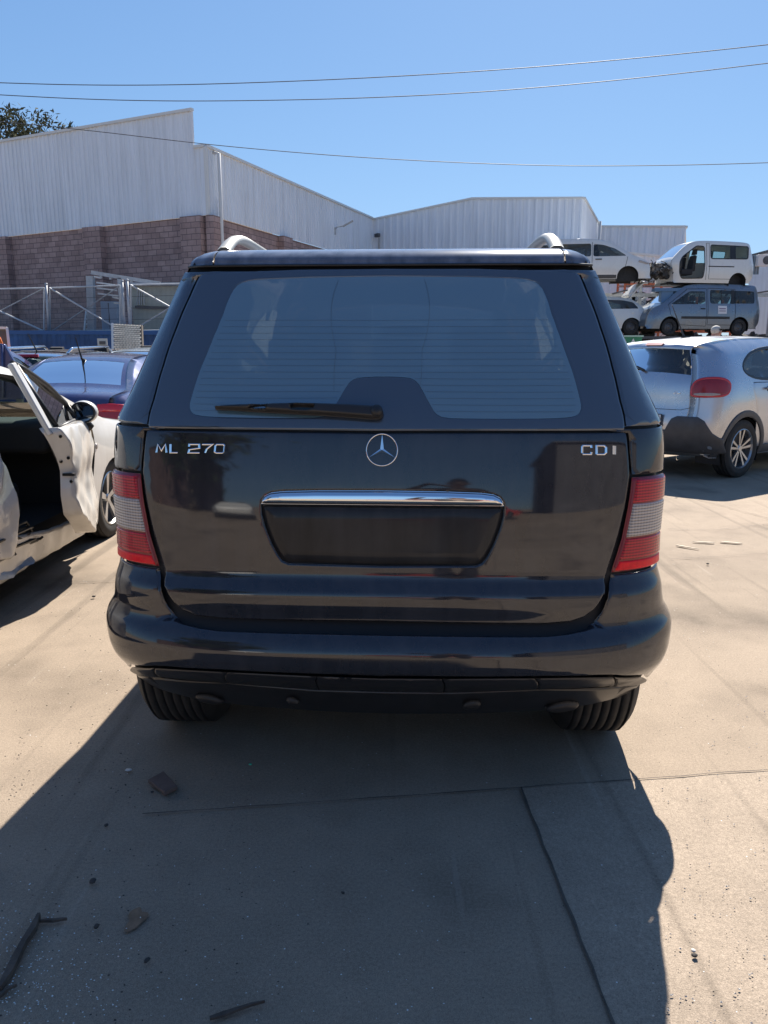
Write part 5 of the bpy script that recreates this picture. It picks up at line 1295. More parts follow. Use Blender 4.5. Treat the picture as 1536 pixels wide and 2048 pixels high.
# ================================================================== blue container, fence, frame
bl = thing('shipping_container', 'long dark blue steel container along the yard edge, small notice on its side', 'container')
A = P(-250, 672, 24); B = P(560, 664, 25.5); d = (B - A); d.z = 0; L = d.length; d.normalize(); n_ = Vector((d.y, -d.x, 0)); zc = P(150, 667, 24.6).z
vs = []; fs = []; m_ = int(L / .28)
for i in range(m_):
    for p, h in ((0, 0), (.2, 1), (.5, 1), (.7, 0)): s = (i + p) * L / m_; q = Vector((A.x, A.y, 0)) + d * s + n_ * (h * .035); vs += [q, q + Vector((0, 0, zc))]
fs = [(2 * i, 2 * i + 2, 2 * i + 3, 2 * i + 1) for i in range(len(vs) // 2 - 1)]
o = mesh_obj('side_panel', vs, fs, mat('container_blue', (.012, .065, .19), .5, noise=(1.2, .5, 8)), bl)
a0 = Vector((A.x, A.y, 0)); b0 = a0 + d * L; mb = MB(); mb.bar(a0 + Vector((0, 0, zc + .03)), b0 + Vector((0, 0, zc + .03)), .12); mb.bar(a0 + Vector((0, 0, .1)), b0 + Vector((0, 0, .1)), .14); mb.build('rail', mat('container_rail', (.02, .09, .26), .5), bl)
bk = -n_ * 2.4; mesh_obj('roof', [a0 + Vector((0, 0, zc)), b0 + Vector((0, 0, zc)), b0 + bk + Vector((0, 0, zc)), a0 + bk + Vector((0, 0, zc)), a0 + bk, b0 + bk, b0], [(0, 1, 2, 3), (3, 2, 5, 4), (1, 6, 5, 2)], o.data.materials[0], bl)
q = P(211, 686, 24.3); nt_ = MB().box(q + n_ * .4, (.30, .02, .26)).build('notice', mat('notice_paper', (.5, .52, .5), .6), bl); MB().box(q + n_ * .42 + Vector((0, 0, .0)), (.18, .02, .10)).build('notice_print', M['steel_dark'], nt_)
rebase(bl, (A.x, A.y, 0))
yard = MB().box((-18, 33.2, zc / 2 - .1), (36, 10.6, zc - .2)).build('raised_yard', M['ground']); tag(yard, kind='structure')
def fence_panel(px0, px1, pt0, pt1, pb0, pb1, Y, label):
    r = thing('mesh_fence_panel', label, 'fence panel', 'steel mesh fence panels on the container')
    c = [P(px0, pt0, Y), P(px1, pt1, Y), P(px1, pb1, Y), P(px0, pb0, Y)]
    mb = MB()
    for a, b in ((0, 1), (1, 2), (2, 3), (3, 0)): mb.tube([c[a], c[b]], .028, 6)
    mb.build('frame', M['steel'], r)
    mb = MB(); mb.tube([c[0] + Vector((0, -.05, 0)), c[2] + Vector((0, -.05, 0))], .03, 6); mb.tube([c[3] + Vector((0, .05, 0)), c[1] + Vector((0, .05, 0))], .022, 6); mb.build('cross_brace', M['steel'], r)
    mb = MB(); n = 62
    for i in range(1, n):
        t = i / n; mb.bar(c[3].lerp(c[2], t), c[0].lerp(c[1], t), .006)
    for k in (.25, .5, .75): mb.bar(c[3].lerp(c[0], k), c[2].lerp(c[1], k), .012)
    mb.build('mesh_wires', M['steel_dark'], r); rebase(r, c[3]); return r
fence_panel(-92, 88, 580, 576, 668, 662, 25.6, 'mesh fence panel at the left end of the container top')
fence_panel(100, 240, 576, 571, 664, 660, 25.6, 'mesh fence panel between the left panel and the galvanised frame')
fence_panel(262, 420, 570, 566, 662, 658, 25.8, 'mesh fence panel in front of the cream cabin')
for x0, y0, y1, lb in ((95, 569, 668, 'leaning steel fence post beside the left mesh panels'), (247, 563, 662, 'left one of two steel fence posts by the cream cabin'), (257, 561, 662, 'right one of two steel fence posts by the cream cabin')):
    a = P(x0 + 3, y1, 25.5); b = P(x0 - 3, y0, 25.5); o = MB().tube([a, b], .04, 8).lathe([(0, .05), (.04, .05), (.05, .001)], b, 'Z', 8).build('fence_post', M['steel'], None, True); tag(o, lb, 'post'); rebase_mesh(o, a)
# galvanised gantry frame
gf = thing('steel_frame', 'galvanised steel frame with a sloping top beam and hanging rungs by the block wall', 'frame')
mb = MB(); Yg = 26.5
def pb(a, b, w_): mb.bar(P(*a, Yg), P(*b, Yg), w_)
mb = MB(); pb((183, 545), (320, 567), .12); mb.build('top_beam', M['steel'], gf)
for a, b, w_ in (((181, 553), (184, 665), .22), ((239, 556), (246, 650), .12), ((176, 555), (181, 600), .08)): mb = MB(); pb(a, b, w_); mb.build('post', M['steel'], gf)
for a, b in (((188, 553), (202, 556)), ((193, 565), (230, 570)), ((194, 576), (234, 581)), ((196, 587), (237, 592)), ((225, 594), (238, 597)), ((228, 606), (240, 607))): mb = MB(); pb(a, b, .05); mb.build('rung', M['flash'], gf)
mb = MB()
for x in (202, 221, 263, 297): pb((x, 549 + (x - 183) * .16), (x, 553 + (x - 183) * .16), .07)
mb.build('clamps', M['steel'], gf); rebase(gf, P(183, 665, Yg))
cb = thing('cabinet', 'pale blue steel cabinet standing inside the galvanised frame', 'cabinet'); q0 = P(201, 603, 27); q1 = P(238, 668, 27)
MB().box(((q0.x + q1.x) / 2, 27.2, (q0.z + q1.z) / 2), (q1.x - q0.x, .5, q0.z - q1.z)).build('case', mat('cabinet_blue', (.36, .45, .55), .45), cb, bevel=.02)
MB().box(((q0.x + q1.x) / 2, 26.94, (q0.z + q1.z) / 2), (.015, .02, q0.z - q1.z - .1)).build('door_gap', M['steel_dark'], cb); rebase(cb, ((q0.x + q1.x) / 2, 27.2, q1.z))
ld = thing('ladder', 'pale ladder leaning against the block wall left of the frame', 'ladder'); Yl = 28
mb = MB(); mb.bar(P(168, 668, Yl), P(173, 618, Yl + .4), .06); mb.bar(P(180, 668, Yl), P(182, 618, Yl + .4), .06); mb.build('rails', M['flash'], ld)
mb = MB()
for y in (628, 638, 648, 658): mb.bar(P(169 + (668 - y) * .09, y, Yl + .2), P(181, y, Yl + .2), .05)
mb.build('rungs', M['flash'], ld); rebase(ld, P(174, 668, Yl))
cc = thing('site_cabin', 'cream site cabin with a glossy shutter behind the mesh fence', 'cabin')
q0 = P(262, 572, 28.2); q1 = P(430, 662, 28.2); MB().box(((q0.x + q1.x) / 2, 29.4, (q0.z + q1.z) / 2), (q1.x - q0.x, 2.4, q0.z - q1.z)).build('wall', mat('cream_cabin', (.42, .42, .35), .4, noise=(3, .1)), cc)
MB().box(((q0.x + q1.x) / 2, 29.3, q0.z + .05), (q1.x - q0.x + .2, 2.8, .09)).build('roof', M['steel'], cc)
qa = P(270, 614, 28.1); qb = P(430, 618, 28.1); MB().bar(qa, qb, .05, .09).build('dark_strip', M['steel_dark'], cc)
mb = MB()
for x in (275, 279, 283, 288): mb.bar(P(x, 578, 28.15), P(x, 610, 28.15), .08, .02)
mb.build('white_stripes', M['flash'], cc); rebase(cc, ((q0.x + q1.x) / 2, 29.4, q1.z))
# leaning woven panel (radiator cores) on the container
pn = thing('slatted_panel', 'pale slatted pallet-like panel leaning upright against the blue container', 'panel'); Yp = 22.5
c0, c1, c2, c3 = P(229, 700, Yp), P(285, 700, Yp), P(283, 650, Yp + .4), P(228, 647, Yp + .4)
mb = MB(); mb.add([c0, c1, c2, c3] + [v + Vector((0, .14, 0)) for v in (c0, c1, c2, c3)], [(0, 1, 2, 3), (7, 6, 5, 4), (0, 4, 5, 1), (1, 5, 6, 2), (2, 6, 7, 3), (3, 7, 4, 0)]); mb.build('back_board', mat('panel_board', (.14, .12, .10), .8), pn)
mb = MB(); rows = 13
for i in range(rows):
    t = (i + .5) / rows; a = c0.lerp(c3, t); b = c1.lerp(c2, t)
    for j in range(9):
        u = (j + (.25 if i % 2 else .6)) / 9.3; q = a.lerp(b, min(.96, u)); mb.box(q + Vector((0, -.02, 0)), ((b - a).length / 9.3 * .82, .04, (c3 - c0).length / rows * .62))
mb.build('slats', mat('panel_slats', (.80, .76, .66), .7, noise=(3, .25)), pn)
MB().bar(c0 + Vector((-.05, 0, 0)), c3 + Vector((-.05, 0, 0)), .06).build('edge_rail', M['flash'], pn); rebase(pn, (c0.x, Yp, 0))
for o in [o for o in pn.children]: pass
# support blocks below: it stands on the ground, so carry it down
mb = MB(); z_ = c0.z; w_ = c1.x - c0.x; mb.box((w_ / 2, .1, z_ / 2), (w_, .14, z_)); mb.build('lower_board', bpy.data.materials['panel_board'], pn)
# leaning frame and orange sheet at the far left
lf = thing('leaning_frame', 'pale rectangular frame leaning at the left edge above the silver car', 'frame'); Yf = 20
mb = MB(); mb.bar(P(-60, 652, Yf), P(14, 656, Yf), .06); mb.bar(P(14, 656, Yf), P(24, 745, Yf - .5), .06); mb.bar(P(-60, 652, Yf), P(-55, 745, Yf - .5), .06); mb.build('frame', M['flash'], lf); MB().add([P(-58, 655, Yf + .05), P(12, 659, Yf + .05), P(22, 745, Yf - .4), P(-53, 745, Yf - .4)], [(0, 1, 2, 3)]).build('infill', mat('murky_infill', (.12, .11, .09), .7), lf); rebase(lf, (P(24, 745, Yf).x, Yf, 0))
oj = MB(); c_ = P(0, 672, 19.3)
for i in range(6):
    for j in range(6): oj.v.append(c_ + Vector((-.45 + .09 * i + .045 * j, .02 * math.sin(i * 2 + j), .22 - .13 * j - .05 * i)))
oj.f = [(i * 6 + j, i * 6 + j + 1, (i + 1) * 6 + j + 1, (i + 1) * 6 + j) for i in range(5) for j in range(5)]
o = oj.build('orange_sheet', mat('orange_cloth', (.75, .16, .02), .7), None, True); o.modifiers.new('s', 'SOLIDIFY').thickness = .02; tag(o, 'bright orange sheet hanging on the leaning frame at the left edge', 'sheet'); rebase_mesh(o, c_)
# ================================================================== stacked cars on the right
GRPS = 'cars stacked on the storage racks'
def box_car(name, label, cat, top, W, wins, arches, m, deg, x, y, z, strips=(), bottom=.25, group=GRPS, Re=.2, Rr=.09, wheels=True, glassm=None, cs=.13, interior=True, whl='steel', side_only=False, extra_holes=(), patches=None):
    r = thing(name, label, cat, group); c = Car(r, top, W, bottom=bottom, arches=arches, Re=Re, Rr=Rr, cs=cs, c_end=.05)
    sg = [(c.idx(*a), c.idx(*b), .08) for a, b in strips]
    c.body(m, holes=list(wins) + list(extra_holes), strip_glass=sg)
    for wpoly in wins: c.side_patch('side_window', wpoly, glassm or M['glass'], off=-.006, edge=0)
    for i0, i1, mg in sg: c.strip_patch('windshield', i0, i1, mg, M['glass_clear'])
    if interior:
        for xx in (-.38, .38): seat(r, (xx, .5, .55), .48, name='front_seat', h=.6)
        MB().box((0, 1.15, .95), (1.3, .3, .2)).build('dashboard', M['interior'], r)
    for yc, rr in arches:
        for g_ in (1, -1):
            if wheels: wheel(r, (g_ * (float(c.W(.5)) - .11), yc, .31), r=.31, wd=.19, side=g_, style=whl, rim=M['steel_dark'])
    c.liners(); place(r, x, y, deg, z); return r, c
WV = [(.2, .82), (.5, .87), (.9, .875), (1.1, .84), (1.5, .76), (1.9, .70)]
# grey-blue passenger van
vt = [(-2.25, .30), (-2.36, .5), (-2.36, 1.0), (-2.30, 1.55), (-2.20, 1.88), (-2.0, 1.93), (0, 1.95), (.75, 1.90), (1.05, 1.75), (1.75, 1.18), (2.15, 1.05), (2.40, .80), (2.42, .35)]
vw1 = rc([(-2.05, 1.22), (-2.05, 1.68), (-.15, 1.72), (-.15, 1.20)]); vw2 = rc([(.05, 1.18), (.05, 1.66), (.70, 1.66), (1.50, 1.16)])
van, vc = box_car('passenger_van', 'grey blue passenger van in the middle of the stack, white notice on its sliding door', 'van', vt, WV, [vw1, vw2], ((-1.45, .40), (1.50, .40)), M['grey_blue'], -100, 12.3, 31.5, 2.0, strips=[((.98, 1.80), (1.72, 1.20))], glassm=M['glass_dark'] if False else glass('van_glass', (.42, .52, .55), 1.5, dust=.06))
for g_ in (1, -1):
    pass
vc.side_patch('window_bar', [(-1.05, 1.20), (-1.05, 1.72), (-1.18, 1.72), (-1.18, 1.20)], M['plastic'], off=.003, edge=0); vc.side_patch('window_bar', [(-.60, 1.20), (-.62, 1.72), (-.66, 1.72), (-.64, 1.20)], M['plastic'], off=.003, edge=0)
vc.side_patch('side_strip', [(-1.0, .62), (1.05, .62), (1.05, .72), (-1.0, .72)], M['plastic'], off=.01, edge=.02)
nt1 = vc.side_patch('notice', [(-.85, .82), (-.85, 1.12), (-.48, 1.12), (-.48, .82)], mat('notice_white', (.7, .7, .72), .5), sides=(-1,), off=.006, edge=0)[0]
for z0, z1 in ((.99, 1.03), (.91, .94)): vc.side_patch('notice_line', [(-.80, z0), (-.80, z1), (-.52, z1), (-.52, z0)], mat('notice_line', (.25, .18, .25), .5), sides=(-1,), off=.008, edge=0, parent=nt1)
vc.side_patch('handle', [(.06, .98), (.06, 1.03), (.26, 1.03), (.26, .98)], M['plastic'], off=.02, edge=.02)
seams(vc, [[(-1.22, .4), (-1.22, 1.75), (-.06, 1.78), (-.06, .4)], [(0, .35), (0, 1.76), (.8, 1.74), (1.6, 1.15), (1.5, .78), (1.08, .4)]], sides=(-1,), r=.008)
# white small van above, stripped nose
kt = [(-1.85, .30), (-1.95, .5), (-1.95, .9), (-1.88, 1.40), (-1.78, 1.74), (-1.55, 1.80), (0, 1.83), (.55, 1.80), (.85, 1.68), (1.42, 1.16), (1.50, .98), (1.36, .70), (1.34, .32)]
kw = rc([(-1.62, 1.16), (-1.66, 1.62), (-.08, 1.66), (-.08, 1.15)]); kd = rc([(.22, .42), (.18, .7), (.18, 1.60), (.50, 1.62), (1.10, 1.20), (1.22, .98), (1.20, .60), (1.10, .40)])
kan, kc = box_car('small_van', 'white small van on top of the stack with its nose stripped and front door missing', 'van', kt, WV, [kw], ((-1.25, .36),), M['white'], -99, 12.3, 31.6, 3.72, strips=[((.80, 1.70), (1.38, 1.20))], extra_holes=[kd], wheels=False, glassm=M['glass_clear'])
kc.side_patch('window_bar', [(-.88, 1.15), (-.88, 1.66), (-1.12, 1.66), (-1.12, 1.15)], M['plastic'], off=.003, edge=0)
kc.side_patch('door_rail', [(-1.05, .84), (.02, .84), (.02, .88), (-1.05, .88)], M['plastic'], off=.008, edge=.01)
kc.side_patch('window_rubber', inset(kw, -.02), M['plastic'], holes=[inset(kw, .02)], off=.004, edge=0); kc.side_patch('door_rubber', inset(kd, -.015), M['plastic'], holes=[inset(kd, .025)], off=.004, edge=0)
seams(kc, [[(-1.6, .4), (-.02, .4), (-.02, 1.72), (0.1, 1.72), (.1, .36)]], sides=(-1,), r=.007, closed=False)
def clutter(name, root, c, d, n, m, seed, s=(.06, .3)):
    rr = random.Random(seed); mb = MB()
    for _ in range(n):
        p = Vector(c) + Vector([rr.uniform(-k / 2, k / 2) for k in d]); R3 = Matrix.Rotation(rr.uniform(0, 3), 3, 'X') @ Matrix.Rotation(rr.uniform(0, 3), 3, 'Z')
        k = rr.random()
        if k < .45: mb.box(p, [rr.uniform(*s) for _ in range(3)], R3)
        elif k < .7: mb.lathe([(-.05, .001), (-.05, rr.uniform(.04, .12)), (.05, rr.uniform(.04, .12)), (.05, .001)], p, rr.choice('XYZ'), 10)
        else: q = p + Vector([rr.uniform(-.3, .3) for _ in range(3)]); mb.tube([p, (p + q) / 2 + Vector((0, 0, .05)), q], rr.uniform(.008, .03), 5)
    return mb.build(name, m, root)
clutter('engine_parts', kan, (0, 1.75, .72), (1.4, 1.0, .42), 150, M['engine'], 3, (.03, .16)); clutter('hoses', kan, (0, 1.7, .72), (1.45, 1.3, .5), 150, M['engine_dk'], 4, (.03, .14))
clutter('crash_beam', kan, (0, 2.15, .55), (1.2, .3, .2), 16, M['engine'], 8, (.05, .3))
# white people carrier left of it
mt = [(-2.2, .35), (-2.32, .55), (-2.32, 1.0), (-2.25, 1.35), (-2.05, 1.66), (-1.7, 1.72), (-.3, 1.76), (.55, 1.70), (1.05, 1.52), (1.62, 1.14), (2.10, .96), (2.36, .80), (2.38, .35)]
mw = [rc([(-1.85, 1.10), (-1.80, 1.50), (-1.12, 1.54), (-1.12, 1.09)]), rc([(-1.05, 1.09), (-1.05, 1.54), (.12, 1.55), (.12, 1.07)])]; mwf = rc([(.20, 1.07), (.20, 1.54), (.55, 1.50), (1.0, 1.36), (1.45, 1.08)])
mpv, mcv = box_car('people_carrier', 'white people carrier on the top row left of the stripped van', 'car', mt, WV, mw + [mwf], ((-1.5, .40), (1.52, .40)), M['white'], 96, 7.85, 31.5, 3.86, strips=[((1.0, 1.56), (1.58, 1.17))], wheels=False, glassm=glass('mpv_glass', (.24, .28, .30), 1.5, dust=.05))
mcv.side_patch('headlight', rc([(1.86, .84), (1.90, .93), (2.36, .80), (2.34, .73)]), M['lens_clear'], off=.012, edge=.03); 
for y0 in (-.32, .28): mcv.side_patch('handle', [(y0, .94), (y0, .985), (y0 + .24, .985), (y0 + .24, .94)], M['steel_dark'], off=.02, edge=.015)
seams(mcv, [[(.16, .35), (.16, 1.60)], [(-1.08, .75), (-1.08, 1.60)], [(1.35, .40), (1.45, .9), (1.48, 1.05)]], sides=(1,), r=.008, closed=False)
mcv.side_patch('sill_trim', [(-1.05, .26), (1.1, .26), (1.1, .40), (-1.05, .40)], M['plastic_grey'], off=.008, edge=.02)
# white hatchback with its tailgate up (nose to the left)
ht = [(-1.82, .3), (-1.92, .5), (-1.90, .85), (-1.72, 1.05), (-1.42, 1.32), (-1.05, 1.42), (-.3, 1.48), (.4, 1.45), (.85, 1.28), (1.35, 1.0), (1.8, .88), (1.98, .65), (1.95, .3)]
hw_ = [rc([(-1.52, 1.0), (-1.30, 1.24), (-.9, 1.32), (-.25, 1.34), (-.25, .98)]), rc([(-.18, .98), (-.18, 1.34), (.4, 1.32), (1.1, .98)])]
hb, hc = box_car('hatchback', 'white hatchback with its tailgate raised, stacked beside the grey blue van', 'car', ht, [(.2, .82), (.5, .86), (.85, .86), (1.1, .78), (1.48, .62)], hw_, ((-1.25, .37), (1.25, .37)), M['white'], -92, 8.35, 31.6, 2.02, strips=[((.8, 1.30), (1.3, 1.03))], glassm=M['glass'])
tg_ = []; n = 9
V = []; F = []
for i in range(n):
    t = i / (n - 1); y = -1.30 - .10 * math.sin(t * 2.6) - .55 * t; z = 1.45 + .55 * math.sin(t * 1.9)
    for xx in np.linspace(-1, 1, 9): V.append((xx * (.56 + .1 * t), y + .06 * xx * xx, z - .05 * xx * xx))
F = [(i * 9 + j, i * 9 + j + 1, (i + 1) * 9 + j + 1, (i + 1) * 9 + j) for i in range(n - 1) for j in range(8)]
o = mesh_obj('tailgate', V, F, M['white'], hb, True); o.modifiers.new('s', 'SOLIDIFY').thickness = .06
mesh_obj('rear_window', [(a * .8, b - .02, c + .015) for a, b, c in V[9:-27]], [(i * 9 + j, i * 9 + j + 1, (i + 1) * 9 + j + 1, (i + 1) * 9 + j) for i in range(4) for j in range(8)], M['band'], o, True)
hc.side_patch('fuel_flap', circ_poly((-1.28, .86), .07, 12), M['white'], sides=(-1, 1), off=.008, edge=.012, step=.03)
MB().box((.2, -.9, .85), (.8, .4, .3)).build('rear_bench', mat('red_seat', (.35, .07, .04), .8), hb, bevel=.05)
# bottom row: dark wrecks, mostly hidden
def wreck(label, m, x, z, deg=-96, y=31.5, nt=ht, group=GRPS): 
    return box_car('wrecked_car', label, 'car', nt, [(.2, .82), (.5, .86), (.85, .86), (1.1, .78), (1.48, .62)], hw_, ((-1.25, .37), (1.25, .37)), m, deg, x, y, z, strips=[((.8, 1.30), (1.3, 1.03))], group=group, wheels=False)
w1_, _c = wreck('dark crushed hatchback on the ground under the grey blue van', M['dark_grey'], 13.0, 0)
clutter('loose_parts', w1_, (0, 0, 1.55), (1.2, 3.6, .25), 60, M['engine_dk'], 12, (.08, .4)); clutter('torn_nose', w1_, (0, 2.1, .6), (1.5, .6, .6), 40, M['engine_dk'], 15, (.08, .4))
w2_, _c = wreck('dark car shell on the ground under the white hatchback', M['dark_grey'], 8.4, 0)
clutter('loose_parts', w2_, (0, 0, 1.55), (1.2, 3.6, .25), 50, M['engine_dk'], 22, (.08, .4))
w3_, _c = wreck('dark damaged car with a pale bonnet at the right edge of the stack', M['dark_grey'], 17.9, 2.0, deg=-98)
clutter('engine_parts', w3_, (0, 1.9, .55), (1.4, .7, .6), 50, M['engine'], 25)
w3_.children[0].data
MB().box((0, 1.55, 1.02), (1.3, 1.0, .04), Matrix.Rotation(-.12, 3, 'X')).build('bonnet', M['white'], w3_, bevel=.02)
w4_, _c = wreck('dark green car at the top right edge of the stack', M['green_grey'], 18.0, 3.95, deg=-98)
w5_, _c = wreck('dark car shell on the ground at the right end of the stack', M['dark_grey'], 18.0, 0)
# ---- rack carrying the stack
rk = thing('storage_rack', 'steel storage rack of posts and beams carrying the stacked cars', 'rack')
def rp(x, y, z): return Vector((x, y, z))
for x in (5.2, 10.55, 16.0, 21.4): MB().box((x, 32.9, 2.3), (.12, .12, 4.6)).build('post', M['steel'], rk)
for x in (5.2, 10.55, 16.0, 21.4): MB().box((x, 30.6, .95), (.12, .12, 1.9)).build('post', M['steel_dark'], rk)
for z in (1.92, 3.66):
    MB().bar(rp(5.2, 32.8, z), rp(21.4, 32.8, z), .10, .14).build('beam', M['steel'], rk)
    if z < 2: MB().bar(rp(5.2, 30.6, z), rp(21.4, 30.6, z), .08, .10).build('beam', M['steel_dark'], rk)
    mb = MB()
    for x in np.arange(5.6, 21, 1.9): mb.bar(rp(x, 30.6 if z < 2 else 30.9, z + .05), rp(x, 32.8, z + .05), .07, .05)
    mb.build('cross_bars', M['steel_dark'], rk)
rebase(rk, (5.2, 30.6, 0))
lg = thing('support_leg', 'blue steel support between the stripped van and the row below', 'support'); q = P(1331, 600, 30.9)
MB().box((q.x, 30.9, 3.3), (.45, .3, .9)).box((q.x, 30.9, 3.72), (1.0, .4, .12)).build('leg', mat('prop_blue', (.10, .20, .34), .5), lg); rebase(lg, (q.x, 30.9, 2.85))
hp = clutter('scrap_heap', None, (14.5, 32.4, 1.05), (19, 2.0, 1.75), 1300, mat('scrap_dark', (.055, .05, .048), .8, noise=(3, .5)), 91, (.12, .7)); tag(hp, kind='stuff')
# ---- parts racks behind, orange uprights
def parts_rack(x0, x1, y, zs, label, seed):
    r = thing('parts_rack', label, 'rack', 'parts racks behind the stack'); rr = random.Random(seed); org = mat('rack_orange', (.55, .13, .05), .5) if 'rack_orange' not in bpy.data.materials else bpy.data.materials['rack_orange']
    n = max(2, int((x1 - x0) / 1.6)); H = zs[-1] + .9
    for i in range(n + 1):
        x = x0 + (x1 - x0) * i / n
        for dy in (0, 1.1): MB().box((x, y + dy, H / 2), (.09, .09, H)).build('upright', org, r)
    for k, z in enumerate(zs):
        MB().bar((x0, y, z), (x1, y, z), .07, .11).build('beam', M['flash'] if k % 2 else org, r); MB().bar((x0, y + 1.1, z), (x1, y + 1.1, z), .07, .11).build('beam', org, r)
        MB().box(((x0 + x1) / 2, y + .55, z - .02), (x1 - x0, 1.0, .03)).build('shelf', M['steel'], r)
    rebase(r, (x0, y, 0))
    for k, z in enumerate(zs):
        o = clutter('spare_parts', None, ((x0 + x1) / 2, y + .5, z + .35), ((x1 - x0) * .92, .8, .5), int((x1 - x0) * 26), M['engine'] if k % 2 else M['steel'], seed + k, (.08, .4)); rebase_mesh(o, ((x0 + x1) / 2, y + .5, z))
        tag(o, kind='stuff'); o.name = 'spare_parts'
    return r
parts_rack(11.0, 16.0, 36.5, (2.3, 3.4, 4.4), 'orange parts rack seen between the white hatchback and the grey blue van', 31)
parts_rack(18.6, 26.0, 37.0, (1.8, 2.9, 3.9, 4.7), 'orange parts rack at the right edge below the site office', 51)
mb = MB(); 
for a, b in (((1270, 608), (1312, 582)), ((1222 + 238, 571), (1500, 556))): o = MB().bar(P(*a, 34), P(*b, 34), .07).build('loose_pole', M['steel']); tag(o, 'thin bright pole lying aslant %s' % ('behind the white hatchback' if a[0] < 1300 else 'between the two stacked vans'), 'pole'); rebase_mesh(o, P(*a, 34))
for i, (x, z) in enumerate(((1243, 603), (1283, 603), (1262, 603))):
    q = P(1262 + (i - 1) * 22, 605, 36.2)
    o = MB().box((q.x, 36.9, q.z - .1), (.66, .5, .9)).build('grey_crate', M['grey_blue'] if i % 2 else mat('crate_grey_%s' % 'a', (.30, .33, .36), .6)); tag(o, ['left grey crate on the orange rack behind the raised tailgate', 'middle blue grey crate on the orange rack behind the raised tailgate', 'right grey crate on the orange rack behind the raised tailgate'][i], 'crate', 'crates on the orange rack'); rebase_mesh(o, (q.x, 36.9, q.z - .5))
# ================================================================== more cars on the left
def simple(name, label, cat, m, x, y, deg=0, z=0, top=ht, group='cars parked behind the blue saloon', **k):
    return box_car(name, label, cat, top, [(.2, .82), (.5, .86), (.85, .86), (1.1, .78), (1.48, .62)], hw_, ((-1.25, .37), (1.25, .37)), m, deg, x, y, z, strips=[((-1.62, 1.15), (-1.15, 1.40)), ((.8, 1.30), (1.3, 1.03))], group=group, whl='five', **k)
s1, c1 = simple('estate_car', 'dark estate car with a red high brake light left of the blue saloon', 'car', M['dark_grey'], -5.25, 13.2, z=-.06, top=[(-1.9, .3), (-2.0, .5), (-1.98, .9), (-1.80, 1.15), (-1.66, 1.36), (-1.5, 1.42), (-.3, 1.47), (.4, 1.44), (.85, 1.28), (1.35, 1.0), (1.8, .88), (1.98, .65), (1.95, .3)])
q = c1.strip_pt(c1.idx(-1.66, 1.36), 0, .01); MB().box(q + Vector((-.1, -.01, -.0)), (.56, .04, .045)).build('brake_light', M['car_red_light'], s1, bevel=.01)
for g_ in (1, -1): MB().tube([(g_ * .52, -1.45, 1.43), (g_ * .53, -1.30, 1.50), (g_ * .54, .2, 1.54), (g_ * .53, .4, 1.46)], .022, 6).build('roof_rail', M['chrome'], s1, True)
MB().tube([(-.05, -1.2, 1.46), (-.05, -1.45, 1.72)], [.012, .005], 6).build('aerial', M['plastic'], s1)
s2, c2 = simple('hatchback', 'pale silver car with a dark roof edge at the far left behind the dark estate', 'car', M['pale_blue'], -7.35, 16.6, z=-.12, top=[(-1.9, .3), (-2.0, .5), (-1.98, .9), (-1.80, 1.15), (-1.60, 1.40), (-1.4, 1.47), (-.3, 1.50), (.4, 1.46), (.85, 1.28), (1.35, 1.0), (1.8, .88), (1.98, .65), (1.95, .3)])
s3, c3 = simple('hatchback', 'pale blue car whose roof shows between the blue saloon and the off-roader', 'car', M['pale_blue'], -4.55, 16.0, deg=4, z=-.02)
s4, c4 = simple('hatchback', 'blue car with its tailgate lifted high at the left edge behind the white wreck', 'car', M['blue'], -5.85, 10.6)
V = []
for i in range(7):
    t = i / 6
    for xx in np.linspace(-1, 1, 9): V.append((xx * (.50 + .10 * t), -1.25 - .62 * t - .06 * math.sin(t * 3) + .05 * xx * xx, 1.42 + .20 * math.sin(t * 2.2) - .45 * t * t * .5))
tgp = MB(); tgp.v = [Vector(v) for v in V]; tgp.f = [(i * 9 + j, i * 9 + j + 1, (i + 1) * 9 + j + 1, (i + 1) * 9 + j) for i in range(6) for j in range(8)]
o = tgp.build('tailgate', M['blue'], s4, True); o.modifiers.new('s', 'SOLIDIFY').thickness = .05
pnl = thing('car_panel', 'blue car bonnet standing on edge behind the roof of the white wreck', 'car panel'); Yp = 7.4
a, b, c_, d_ = P(-90, 700, Yp), P(-40, 684, Yp), P(8, 688, Yp), P(40, 745, Yp); e_ = P(46, 800, Yp)
mb = MB(); pts = [a, b, c_, d_, e_, P(-90, 800, Yp)]; mb.add(pts + [p + Vector((0, .05, 0)) for p in pts], [tuple(range(6)), tuple(reversed(range(6, 12)))] + [(i, i + 6, (i + 1) % 6 + 6, (i + 1) % 6) for i in range(6)])
mb.build('bonnet', M['blue'], pnl, bevel=.012); mb = MB(); mb.tube([P(4, 690, Yp - .02), P(5, 745, Yp - .02), P(6, 795, Yp - .02)], .012, 6); mb.build('crease', M['blue'], pnl, True)
mb = MB(); mb.bar(P(-60, 790, Yp), (P(-60, 790, Yp).x, Yp, 0), .05); mb.bar(P(40, 798, Yp), (P(40, 798, Yp).x, Yp, 0), .05); mb.build('stand', M['steel_dark'], pnl); rebase(pnl, (P(0, 790, Yp).x, Yp, 0))
